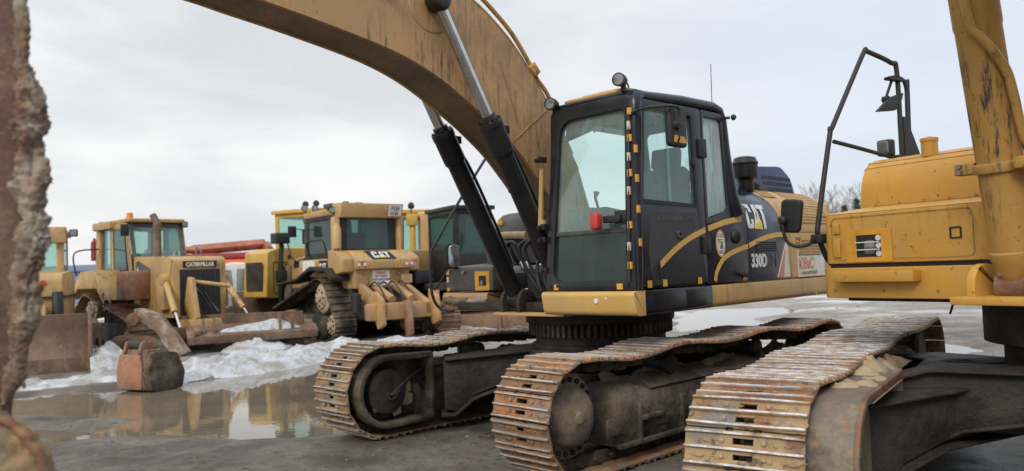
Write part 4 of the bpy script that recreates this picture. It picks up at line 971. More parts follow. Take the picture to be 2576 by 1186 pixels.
# ---------------------------------------------------------------- yellow excavator at the right
yel = thing('excavator', 'all-yellow excavator with black tube handrail, cut off by the right edge', 'excavator', (3.95, 5.4, 0), radians(212))
def build_yellow():
    R = yel
    X = (T3(3.95, 5.4, 0) @ rz(radians(212))).inverted() @ T3(3.65, 5.5, 0) @ rz(radians(235))
    crawler(R, X, -1.30, -1, w=.65, hub=.50, r=.43, xf=2.02, xr=-2.9, mat='shoe2', seed=6, muddy=1.0, sag=.03)
    crawler(R, X, 1.30, 1, w=.65, hub=.50, r=.43, xf=2.02, xr=-2.1, mat='shoe2', seed=7, muddy=1.0, sag=.035)
    def outline(r, back, n=18): return [(2.0+r*cos(-pi/2+pi*k/n), .50+r*sin(-pi/2+pi*k/n)) for k in range(n+1)]+[(back, .50+r), (back, .50-r)]
    b = MB(X); b.ring(outline(.385, 1.0), outline(.33, 1.04), lambda u, w, d: (u, d, w), -1.05, -.74); b.prism(outline(.34, 1.02), -1.0, -.86, 'y'); mg = b.build('motor_guard', 'guardmud', R, .03, 4)
    b = MB(X); b.ring(outline(.395, .98), outline(.35, 1.02), lambda u, w, d: (u, d, w), -.76, -.73); b.build('guard_rim', 'rust', mg, .008)
    # loose soil lying on the guard and frame
    for (cx_, cy_, L_, W_, H_, z0) in ((1.45, -.90, .50, .17, .06, .85), (.9, -.98, .5, .16, .09, .84), (.2, -1.0, .5, .14, .07, .82)):
        b = MB(X); n = 26; m = 14; vs = []
        for i in range(n+1):
            for j in range(m+1):
                u, w = -1+2*i/n, -1+2*j/m; s_ = max(0, 1-u*u)*max(0, 1-w*w); q = Vector((cx_+u*L_, cy_+w*W_, 0))
                vs.append((q.x, q.y, z0+H_*(s_**.6)*(1+.9*noise.fractal(q*6, .8, 2.1, 5))-.01))
        b.add(vs, [(i*(m+1)+j, i*(m+1)+j+1, (i+1)*(m+1)+j+1, (i+1)*(m+1)+j) for i in range(n) for j in range(m)])
        b.build('soil_heap', 'mudtan', R)
    carbody(R, X, 1.02, 1.30, 1.0)
    b = MB(X); b.prism([(-.98, .12), (-.98, .82), (-.85, .83), (-.58, .89), (1.0, .89), (1.0, .60), (-.08, .60), (-.42, .53), (-.70, .38), (-.80, .22), (-.82, .12)], .62, .90, 'x'); b.prism([(-.85, .80), (-.58, .885), (1.0, .885), (1.0, .905), (-.60, .905), (-.87, .82)], .55, .96, 'x'); b.prism([(-.06, .605), (-.42, .535), (-.70, .385), (-.80, .22), (-.775, .21), (-.68, .365), (-.41, .51), (-.05, .58), (1, .58), (1, .605)], .58, .94, 'x'); b.build('cross_beam', 'dark', R, .01)
    b = MB(T3(-.05, .12, 0)); b.lathe((0, 0, .80), (0, 0, 1), [(0, .66), (.20, .66), (.21, .78), (.505, .78)], 48); b.build('slewing_ring', 'dark', R, .006)
    # upper structure
    b = MB(); b.box(-3.0, .75, -1.35, 1.35, 1.30, 1.36); b.build('revolving_frame', 'dark', R, .01)
    S = lambda z0, z1, r: None
    b = MB(); b.prism(rpoly([(.87, -.19), (.87, -1.45), (-.2, -1.52), (-.2, -.19)], [.01, .06, .02, .01], 4), 1.59, 1.965, 'z')
    bx = b.build('storage_box', 'yellow', R, .022, 3)
    FX = lambda u, w, d: (.87+d, u, w)
    b = MB(); b.ring(rrect(-1.38, 1.615, -.30, 1.945, .05, 5), rrect(-1.372, 1.623, -.308, 1.937, .045, 5), FX, -.001, .004); b.build('door_seam', 'yellowd', bx)
    b = MB(); b.prism([(.86, 1.955), (.87, 1.975), (.20, 2.05), (.19, 2.0)], -1.46, -.18, 'y'); b.build('box_lid', 'yellow', R, .01)
    b = MB(); b.ring(rrect(-1.25, 1.60, -.88, 1.845, .004, 1), rrect(-1.165, 1.635, -.965, 1.80, .004, 1), FX, .001, .007); b.build('lamp_surround', 'orange', bx)
    b = MB(); b.slab(rrect(-1.165, 1.635, -.965, 1.80, .004, 1), FX, .001, .004); b.build('lamp_opening', 'rubber', bx)
    b = MB(); b.prism(rrect(-1.10, 1.655, -1.01, 1.76, .03), .872, .885, 'x'); b.build('lens', 'lens', bx, .006)
    b = MB()
    for z in (1.69, 1.745): b.box(.884, .890, -1.165, -.97, z-.004, z+.004)
    for z in (1.66, 1.72, 1.775): b.lathe((.875, -.985, z), (1, 0, 0), [(0, .022), (.003, .022)], 12)
    b.each('lamp_bar', 'white', bx)
    b = MB(); b.prism(rpoly([(.9, -.19), (.9, -1.47), (-.3, -1.54), (-.3, -.19)], [.01, .10, .02, .01], 5), 1.33, 1.558, 'z')
    sk = b.build('lower_skirt', 'yellow', R, .055, 5)
    b = MB(); b.box(.90, 1.0, -1.30, -.66, 1.455, 1.535); st = b.build('step', 'yellow', R, .006)
    b = MB()
    for k in range(20): b.prism([(-1.29+.03*k, 1.535), (-1.27+.03*k, 1.545), (-1.26+.03*k, 1.535)], .905, .995, 'x')
    b.each('step_tooth', 'yellow', st)
    b = MB(); b.prism(rpoly([(.22, 1.98), (.18, 2.32), (.02, 2.46), (-.6, 2.48), (-.6, 1.98)], [.02, .15, .12, .03, .01], 6), -1.56, .2, 'y'); b.build('fuel_tank_cover', 'yellow', R, .07, 5)
    b = MB(); b.box(-2.6, -.62, -1.5, 1.4, 1.37, 2.35); b.build('engine_hood', 'yellow', R, .08, 4)
    b = MB(); b.prism(rpoly([(-2.5, 1.5), (-2.5, -1.5), (-3.2, -1.3), (-3.4, 0), (-3.2, 1.3)], [.05, .05, .4, .5, .4], 6), 1.32, 2.35, 'z'); b.build('counterweight', 'yellow', R, .1, 4)
    b = MB(); b.lathe((.02, -1.05, 2.42), (0, 0, 1), [(0, .062), (.12, .062), (.122, .068), (.145, .068), (.15, .06), (.152, .025), (.16, .02)], 26); b.build('filler_cap', 'yellow', R)
    # handrail of bent black tube
    b = MB(); P = [(.543, 1.575), (.66, 1.575), (.77, 1.63), (.865, 1.82), (.85, 1.95), (.645, 2.656), (.613, 2.70), (.155, 3.34), (.10, 3.378), (.06, 3.378), (-.25, 3.32), (-.33, 3.24), (-.333, 2.45)]
    pts = []
    for i, p in enumerate(P): pts.append((p[0], -1.5, p[1]))
    b.tube(smooth_path(pts, 5), .0205, 12); hr = b.build('handrail', 'rubber', R)
    b = MB(); b.tube(smooth_path([(.606, -1.5, 2.581), (.25, -1.5, 2.54), (-.075, -1.5, 2.50), (-.2, -1.5, 2.49), (-.46, -1.5, 2.52)], 4), .017, 10); b.box(-.46, -.2, -1.53, -1.46, 2.41, 2.50); b.build('cross_tube', 'rubber', hr)
    b = MB(); b.tube([(-.474, -1.5, 3.19), (-.443, -1.5, 2.43)], .022, 10); b.prism([(-.36, 2.85), (-.40, 2.85), (-.60, 2.5), (-.60, 2.43), (-.36, 2.43)], -1.54, -1.48, 'y'); b.tube(smooth_path([(-.16, -1.5, 3.17), (-.30, -1.5, 3.20), (-.42, -1.5, 3.18), (-.47, -1.5, 3.05)], 5), .014, 8)
    b.box(-.18, -.40, -1.53, -1.47, 3.165, 3.185); b.build('bracket_post', 'rubber', R)
    b = MB(); b.slab(rpoly([(-.20, 3.01), (-.40, 3.07), (-.37, 3.0), (-.27, 2.90), (.0, 2.87)], .02, 3), lambda u, w, d: (u, -1.52+d, w), 0, .03); um = b.build('upper_mirror', 'rubber', R, .01)
    b = MB(); b.tube([(-.25, -1.5, 3.17), (-.20, -1.54, 3.0)], .012, 8); b.lathe((-.2, -1.56, 3.0), (0, 1, 0), [(0, .03), (.05, .03)], 12); b.build('mirror_arm', 'rubber', um)
    b = MB(); b.prism(rrect(-1.60, 2.50, -1.47, 2.64, .02), -.20, -.12, 'x'); wl = b.build('work_lamp', 'rubber', R, .015, 3)
    b = MB(); b.prism(rrect(-1.585, 2.515, -1.485, 2.625, .015), -.121, -.112, 'x'); b.build('lens', 'lens', wl, .004)
    # side mirror on its arm
    b = MB(); b.slab(rpoly([(-1.79, 1.86), (-1.60, 1.845), (-1.555, 2.11), (-1.755, 2.13)], .045, 5), lambda u, w, d: (.93+d, u, w), 0, .05); mr = b.build('side_mirror', 'rubber', R, .022, 4)
    b = MB(); b.lathe((.98, -1.725, 1.955), (1, 0, 0), [(0, .04), (.04, .035), (.055, .02)], 16); b.tube(smooth_path([(1.01, -1.725, 1.95), (1.0, -1.72, 1.85), (.98, -1.69, 1.765), (.93, -1.6, 1.74), (.87, -1.50, 1.79)], 6), .014, 10); b.build('mirror_arm', 'rubber', mr)
    b = MB(); b.box(.81, .90, -1.55, -1.45, 1.755, 1.83); b.box(.89, .92, -1.54, -1.50, 1.77, 1.81); b.build('tube_clamp', 'rubber', hr, .01)
    b = MB(); b.box(-.62, -.60, -1.58, .2, 2.0, 2.5); b.build('casing_seam', 'rubber', R)
    b = MB(); b.prism(rrect(-1.36, 1.64, -1.30, 1.78, .008), .871, .885, 'x'); b.prism(rrect(-1.36, 1.82, -1.30, 1.90, .008), .871, .885, 'x'); b.each('hinge', 'yellow', bx, bevel=.003)
    b = MB(); b.ring(rrect(-.46, 1.74, -.38, 1.82, .01), rrect(-.45, 1.75, -.39, 1.81, .008), FX, .001, .008); b.build('latch', 'rubber', bx)
    b = MB()
    for k in range(7): b.lathe((.235, -1.40+.2*k, 2.06), (1, 0, 0), [(0, .013), (.01, .011)], 8)
    for y in (-1.35, -.95, -.55): b.lathe((.90, y, 1.39), (1, 0, 0), [(0, .013), (.008, .011)], 8)
    b.each('bolt', 'yellowd', R)
    b = MB()
    for z in (2.05, 2.40): b.tube([(.24, -1.42, z), (.24, -.3, z)], .004, 4)
    b.each('casing_crease', 'yellowd', R)
    b = MB(); b.box(-.2, .84, -1.42, -.21, 1.54, 1.61); b.build('gap_filler', 'rubber', R)  # added dark box: makes the gap read dark instead of showing bright background
    # boom cylinder with its pipe, clamp and foot
    A = Vector((1.0, .02, 1.42)); B = Vector((1.40, -.02, 4.0)); d = (B-A).normalized(); sdv = d.cross(Vector((0, 1, 0))).normalized()
    cdir = (Vector((6.2, 2.49, 2))-A); cdir.z = 0; cdir.normalize()          # side of the cylinder that carries the pipe
    sidev = Vector((0, 1, 0))
    b = MB(); b.lathe(A, d, [(.05, .09), (.10, .118), (.16, .125), (.18, .134), (.22, .134), (.23, .126), (1.60, .128), (1.62, .134), (2.6, .134)], 40)
    cy = b.build('boom_cylinder', 'yellowd', R)
    b = MB(); b.lathe(A-Vector((0, .10, 0)), (0, 1, 0), [(0, .11), (.20, .11)], 28); b.lathe(A+Vector((.09, -.05, .08)), (1, 0, .3), [(0, .02), (.03, .02)], 10); b.build('cylinder_eye', 'rust', cy)
    off = Vector((-.35, .93, 0)).normalized()
    fr_ = Vector((.8, .6, 0)).normalized()
    b = MB(); q = lambda t, o, f: A+d*t+off*o+fr_*f
    b.tube(smooth_path([q(.70, .155, .05), q(.80, .15, .06), q(.95, .12, .08), q(1.15, .105, .10), q(1.30, .085, .115), q(1.42, .03, .15), q(1.52, -.03, .16), q(1.62, -.07, .16), q(2.1, -.09, .16)], 6), .027, 12)
    b.build('cylinder_pipe', 'yellowd', cy)
    b = MB(); b.lathe(A+d*.72, d, [(0, .145), (.002, .152), (.06, .152), (.062, .145)], 36)
    c_ = A+d*.75; b.box(-.05, .05, -.07, .05, -.035, .035, T3(*(c_+Vector((.05, -.16, 0))))); b.box(-.05, .08, -.02, .16, -.035, .035, T3(*(c_+Vector((.06, .16, 0)))))
    b.build('pipe_clamp', 'yellowd', cy, .006)
    b = MB()
    for z in (-.02, .02): b.lathe(c_+Vector((.10, -.19, z)), (1, 0, 0), [(0, .014), (.02, .014)], 8)
    b.each('clamp_bolt', 'steel', cy)
    b = MB()
    for y in (-.19, .15): b.prism(rpoly([(1.16, 1.36), (1.17, 1.50), (1.0, 1.60), (.86, 1.50), (.80, 1.36)], [.01, .1, .12, .05, .01], 6), y-.025, y+.025, 'y')
    b.each('foot_ear', 'yellow', R, bevel=.008)
    b = MB(); b.box(.55, 1.25, -.28, 1.05, 1.315, 1.365); b.build('foot_plate', 'yellow', R, .008)
    b = MB()
    for y in (.43, .77): b.prism(rpoly([(1.16, 1.36), (1.17, 1.50), (1.0, 1.60), (.86, 1.50), (.80, 1.36)], [.01, .1, .12, .05, .01], 6), y-.025, y+.025, 'y')
    b.each('foot_ear', 'yellow', R, bevel=.008)
    A2 = A+Vector((0, .58, 0)); b = MB(); b.lathe(A2, d, [(.05, .09), (.10, .125), (.22, .134), (.23, .126), (2.6, .132)], 30); b.build('boom_cylinder', 'yellowd', R)
    # boom, foot between the cylinders, rising out of the picture
    tp = [(.35, 2.1), (.60, 2.9), (.95, 3.7), (1.7, 4.45), (2.6, 4.85), (4.0, 4.9), (6.0, 4.6)]; bt = [(6.0, 4.15), (4.0, 4.3), (3.0, 4.1), (2.2, 3.75), (1.6, 3.2), (1.1, 2.3), (.60, 1.6), (.25, 1.6)]
    b = MB(); b.prism([(p.x, p.z) for p in smooth_path([(a, 0, c) for a, c in tp], 4)]+[(p.x, p.z) for p in smooth_path([(a, 0, c) for a, c in bt], 4)], .86, 1.30, 'y'); b.build('boom', 'yellowd', R, .012)
    # cab, outside the picture to the right
    b = MB(); b.prism(rpoly([(1.4, 1.5), (1.3, 3.15), (-.3, 3.15), (-.45, 1.5)], [.03, .12, .08, .03], 4), 1.82, 1.86, 'y'); b.box(-.4, 1.35, 1.82, 2.75, 1.45, 2.0); b.box(-.3, 1.3, 1.82, 2.75, 3.1, 3.2)
    for x, y in ((1.33, 1.84), (1.33, 2.72), (-.3, 2.72), (.3, 2.72)): b.box(x-.03, x+.03, y-.03, y+.03, 2.0, 3.12)
    cb = b.build('cab', 'black', R, .01)
    b = MB(); b.box(1.33, 1.34, 1.87, 2.70, 2.0, 3.1); b.box(-.3, 1.3, 2.72, 2.73, 2.0, 3.1); b.each('cab_window', 'glass', cb)
    b = MB(); b.tube([(.7, -.55, 1.32), (.75, -.56, 1.22)], .008, 6); b.build('drain_hose', 'rubber', R)
build_yellow()
# ---------------------------------------------------------------- machines further back
def hull(pts):
    pts = sorted(set(pts)); lo = []; hi = []
    cr = lambda o, a, b: (a[0]-o[0])*(b[1]-o[1])-(a[1]-o[1])*(b[0]-o[0])
    for p in pts:
        while len(lo) > 1 and cr(lo[-2], lo[-1], p) <= 0: lo.pop()
        lo.append(p)
    for p in reversed(pts):
        while len(hi) > 1 and cr(hi[-2], hi[-1], p) <= 0: hi.pop()
        hi.append(p)
    return lo[:-1]+hi[:-1]
def far_track(R, wheels, y0, y1, mat='rustbrown', shoe='shoe', pitch=.2, frame='darkmud', wheelmat='mudtan', outer=1):
    """track round a set of wheels (x, z, radius)"""
    H = hull([(round(x+r*cos(2*pi*k/36), 4), round(z+r*sin(2*pi*k/36), 4)) for x, z, r in wheels for k in range(36)])
    S, p = resample(H, pitch); b = MB(); b.mi = 0
    for x, z, tx, tz in S:
        nx, nz = tz, -tx; M_ = Matrix(((tx, 0, nx, x), (0, 1, 0, 0), (tz, 0, nz, z), (0, 0, 0, 1)))
        b.prism([(-p*.49, 0), (p*.49, 0), (p*.49, .022), (.02, .022), (.012, .065), (-.012, .065), (-.02, .022), (-p*.49, .022)], y0, y1, 'y', M_)
        b.prism([(-p*.5, 0), (p*.5, 0), (p*.4, -.09), (-p*.4, -.09)], (y0+y1)/2-.1, (y0+y1)/2+.1, 'y', M_)
    t = b.build('track', mat, R)
    yo = y1 if outer > 0 else y0; ym = (y0+y1)/2
    for i, (x, z, r) in enumerate(wheels):
        b = MB(); b.lathe((x, ym, z), (0, outer, 0), [(-.15, r-.12), (.12, r-.09), (.14, r-.14), (.16, .6*r), (.20, .55*r), (.21, .2*r), (.26, .18*r), (.27, 0)], 28)
        w = b.build('track_wheel', wheelmat, t)
        b = MB()
        for k in range(8): a = 2*pi*k/8; b.lathe((x+.42*r*cos(a), ym+outer*.20, z+.42*r*sin(a)), (0, outer, 0), [(0, .03), (.03, .02)], 6)
        b.each('hub_bolt', 'dark', w)
    xs = [w[0] for w in wheels]; zz = min(w[1] for w in wheels)
    b = MB(); b.prism(rpoly([(min(xs)+.2, zz-.15), (min(xs)+.2, zz+.22), (max(xs)-.2, zz+.28), (max(xs)-.2, zz-.2)], .05, 3), ym-.17, ym+.17, 'y')
    for k in range(6):
        x = min(xs)+.45+(max(xs)-min(xs)-.9)*k/5; b.lathe((x, ym-.2, zz-.2), (0, 1, 0), [(0, .12), (.4, .12)], 14)
    b.build('track_frame', frame, t, .01)
    return t
def wall_window(b, fn, o, i, th=.04): b.ring(o, i, fn, 0, th)
SY = lambda y: (lambda u, w, d: (u, y+d, w))
SX = lambda x: (lambda u, w, d: (x+d, u, w))
def side_text(s, size, name, mat, parent, org, xdir, zdir, sx=.8, bold=.01): return text(s, size, name, mat, parent, frame(org, xdir, zdir), sx, bold, .003)

def dozer_front():
    R = thing('bulldozer', 'tan bulldozer with an amber roof beacon and a black radiator grille', 'bulldozer', (-9.64, 20.87, 0), radians(-42))
    W = [(1.6, .42, .38), (-1.40, .48, .44), (-.75, 1.02, .36)]
    far_track(R, W, -1.38, -.70, outer=-1, mat='rust'); far_track(R, W, .70, 1.38, outer=1, mat='rust')
    b = MB(); b.box(-1.5, 2.3, -.62, .62, .45, 1.25); b.build('chassis', 'darkmud', R, .02)
    for s in (-1, 1):
        b = MB(); b.prism([(-1.75, 1.30), (-1.80, 1.48), (-1.1, 2.0), (-.2, 2.02), (.25, 1.5), (.45, 1.25), (.30, 1.22), (-.05, 1.55), (-1.35, 1.55), (-1.65, 1.28)], *(sorted((s*.70, s*1.34))), 'y'); b.build('fender', 'tanold', R, .02)
    # cab
    b = MB(); dl = rpoly([(.62, 2.0), (.35, 3.22), (-.62, 3.25), (-.62, 1.9), (-.35, 1.2), (.40, 1.2)], .05, 4); il = rpoly([(.46, 2.0), (.26, 3.06), (-.50, 3.08), (-.50, 1.98), (-.24, 1.33), (.30, 1.33)], .05, 4)
    for s in (-1, 1): b.new().ring(dl, il, SY(s*.72-.02), 0, .05)
    ds = b.each('door', 'tanold', R, bevel=.01)
    for s, d_ in zip((-1, 1), ds):
        b = MB(); b.slab(il, SY(s*.72), 0, .008); b.build('door_window', 'glassd', d_)
    b = MB(); b.ring(rrect(-.68, 2.22, .68, 3.24, .08), rrect(-.58, 2.32, .58, 3.10, .08), lambda u, w, d: (.66-.26*(w-2.1)+d, u, w), -.05, 0)
    b.ring(rrect(-.68, 1.9, .68, 3.24, .08), rrect(-.58, 2.1, .58, 3.12, .08), SX(-1.25), -.04, 0)
    for s in (-1, 1): b.ring(rpoly([(-.64, 1.9), (-.64, 3.24), (-1.25, 3.24), (-1.35, 1.9)], .04, 3), rpoly([(-.72, 2.05), (-.72, 3.12), (-1.15, 3.12), (-1.22, 2.05)], .04, 3), SY(s*.70-.02), 0, .04)
    cbn = b.build('cab_frame', 'grey', R, .01)
    b = MB(); b.slab(rrect(-.58, 2.32, .58, 3.10, .08), lambda u, w, d: (.64-.26*(w-2.1)+d, u, w), -.01, 0); b.slab(rrect(-.58, 2.1, .58, 3.12, .08), SX(-1.25), -.01, 0)
    for s in (-1, 1): b.slab(rpoly([(-.72, 2.05), (-.72, 3.12), (-1.15, 3.12), (-1.22, 2.05)], .04, 3), SY(s*.70), 0, .008)
    b.each('cab_window', 'glass', R)
    b = MB(); b.prism(rrect(-1.35, -.76, .50, .76, .1), 3.22, 3.32, 'z'); b.build('cab_roof', 'tanold', R, .03)
    b = MB()
    for s in (-1, 1):
        b.new().prism([(-1.30, 1.7), (-1.62, 1.9), (-1.50, 3.25), (-1.30, 3.35)], *(sorted((s*.78, s*.60))), 'y')
    b.each('roll_post', 'tanold', R, bevel=.02)
    b = MB(); b.box(-1.6, -.4, -.85, .85, 3.10, 3.30); b.build('roll_bar', 'tanold', R, .03)
    b = MB(); b.lathe((.30, -.62, 3.32), (0, 0, 1), [(0, .09), (.02, .085), (.14, .075), (.15, .06)], 16); b.build('beacon', 'amber', R)
    b = MB(); b.prism(rpoly([(-.55, 1.7), (-.62, 2.4), (-.42, 2.45), (-.35, 1.8), (.1, 1.8), (.1, 1.6), (-.5, 1.6)], .03, 3), -.28, .28, 'y'); b.box(-1.1, .5, -.65, .65, 1.2, 1.32); b.build('driver_seat', 'skin', R, .03)
    for (x, y) in ((-1.6, -.7), (.42, .75), (-1.6, .7)):
        b = MB(); b.box(x-.08, x+.06, y-.09, y+.09, 3.10, 3.26); w = b.build('work_lamp', 'rubber', R, .02)
        b = MB(); b.box(x+(.06 if x > 0 else -.09), x+(.07 if x > 0 else -.08), y-.07, y+.07, 3.12, 3.24); b.build('lens', 'lens', w)
    b = MB(); b.lathe((-1.72, -.75, 2.3), (0, 0, 1), [(0, .09), (.50, .09), (.56, .04), (.62, .03)], 14); b.build('fire_extinguisher', 'darkred', R)
    b = MB(); b.box(-1.74, -1.4, -.70, -.64, 2.45, 2.60); b.build('extinguisher_bracket', 'dark', R)
    # hood and grille
    b = MB(); b.prism(rpoly([(.60, 1.15), (.60, 2.32), (2.70, 2.24), (2.78, 2.12), (2.78, .80), (2.3, .80)], [.01, .04, .12, .06, .02, .02], 4), -.66, .66, 'y'); hd = b.build('hood', 'tanold', R, .03, 3)
    b = MB(); b.slab(rrect(-.50, .82, .50, 1.93, .02), SX(2.78), .0, .015); gr = b.build('radiator_grille', 'rubber', hd)
    b = MB()
    for k in range(7): b.box(2.795, 2.802, -.40+.13*k, -.39+.13*k, .85, 1.9)
    b.each('grille_bar', 'grey', gr)
    b = MB(); b.slab(rrect(-.42, 1.975, .42, 2.13, .01), SX(2.78), .001, .02); bd = b.build('name_plate', 'rubber', hd)
    text('CATERPILLAR', .135, 'lettering', 'cream', bd, frame((2.802, .0, 2.005), (0, 1, 0), (1, 0, 0)), .85, .006, .002, 'CENTER')
    b = MB(); b.slab([(.75, 1.75), (.75, 2.18), (.90, 2.20), (1.60, 1.98), (1.45, 1.88)], SY(-.665), -.004, .0); dp = b.build('side_decal', 'grey', hd); side_text('6', .16, 'number', 'white', dp, (.82, -.672, 1.93), (1, 0, 0), (0, -1, 0))
    b = MB(); b.tube(smooth_path([(1.15, -.30, 2.2), (1.15, -.30, 2.9), (1.14, -.30, 3.15), (1.02, -.34, 3.36)], 5), [.10]*10+[.085]*6, 14); b.build('exhaust_pipe', 'rustbrown', R)
    b = MB(); b.tube(smooth_path([(2.0, -.2, 2.2), (2.0, -.2, 2.36), (2.12, -.2, 2.38), (2.18, -.2, 2.22)], 5), .018, 6); b.tube(smooth_path([(2.3, .15, 2.2), (2.32, .15, 2.45), (2.42, .2, 2.45), (2.42, .25, 2.2)], 5), .02, 6); b.tube(smooth_path([(1.5, .0, 2.2), (1.6, -.1, 2.38), (1.9, -.2, 2.2)], 5), .03, 6)
    b.each('hood_handle', 'steel', R)
    b = MB(); b.box(.85, 1.55, -1.2, -.62, 1.25, 1.95); b.build('side_tank', 'rustred', R, .03)
    b = MB(); b.tube(smooth_path([(.55, -1.36, 1.0), (.5, -1.38, 1.4), (.8, -1.4, 1.45), (.95, -1.38, 1.2), (.85, -1.36, .95)], 6), .022, 8); b.build('hand_loop', 'steel', R)
    # push arms, lift cylinders
    for s in (-1, 1):
        b = MB(); b.tube([(2.5, s*.72, 1.7), (3.25, s*.85, .95)], .075, 12); b.lathe((2.5, s*.72-.1, 1.7), (0, 1, 0), [(0, .14), (.2, .14)], 14); b.box(2.2, 2.6, s*.72-.09, s*.72+.09, 1.0, 1.75); lc = b.build('lift_cylinder', 'tanold', R, .004)
        b = MB(); b.tube([(3.2, s*.84, 1.0), (3.6, s*.90, .6)], .035, 8); b.build('cylinder_rod', 'chrome', lc)
        b = MB(); b.box(.3, 3.5, s*.66-.07, s*.66+.07, .32, .58); b.build('push_arm', 'rustbrown', R, .02)
    b = MB(); b.prism([(2.75, 1.0), (2.95, 1.75), (3.1, 1.72), (3.35, .8), (3.2, .6)], -.40, -.28, 'y'); b.box(2.7, 3.4, -.5, .5, .5, .75); b.tube([(2.9, -.3, 1.65), (3.3, .5, 1.5)], .05, 8); b.build('blade_mount', 'tanold', R, .01)
    b = MB(); b.tube(smooth_path([(2.66, -.1, 1.6), (2.9, -.05, 1.35), (3.1, .1, 1.0)], 5), .02, 6); b.tube(smooth_path([(2.66, .1, 1.55), (2.9, .15, 1.2), (3.2, .25, .9)], 5), .02, 6); b.each('hydraulic_hose', 'hose', R)
    b = MB(); b.tube(smooth_path([(-1.3, -1.36, 1.9), (-1.3, -1.40, 2.5), (-1.28, -.8, 2.6)], 5), .02, 6); b.tube([(.5, -.78, 1.9), (.42, -.80, 3.0)], .018, 6); b.each('grab_rail', 'rubber', R)
    b = MB(); b.tube([(.62, -.45, 3.0), (.66, -.78, 3.05)], .014, 6); b.box(.60, .64, -.98, -.78, 2.85, 3.15); b.build('mirror', 'rubber', R, .01)
    b = MB()
    for z in (.95, 1.15): b.box(.2, .6, -1.5, -1.38, z, z+.03)
    b.each('step', 'dark', R)
    # wide blade turned across the view
    Bm = T3(3.7, .55, 0) @ rz(radians(-44))
    b = MB(Bm); prof = [(-.02, .90), (.06, .90), (-.02, .62), (-.04, .40), (.0, .2), (.10, .02), (.05, .0), (-.06, .18), (-.10, .42), (-.08, .62)]
    b.prism([(p[0], p[1]-.06) for p in prof], -1.45, 1.45, 'y'); b.build('blade', 'rustbrown', R, .01)
dozer_front()

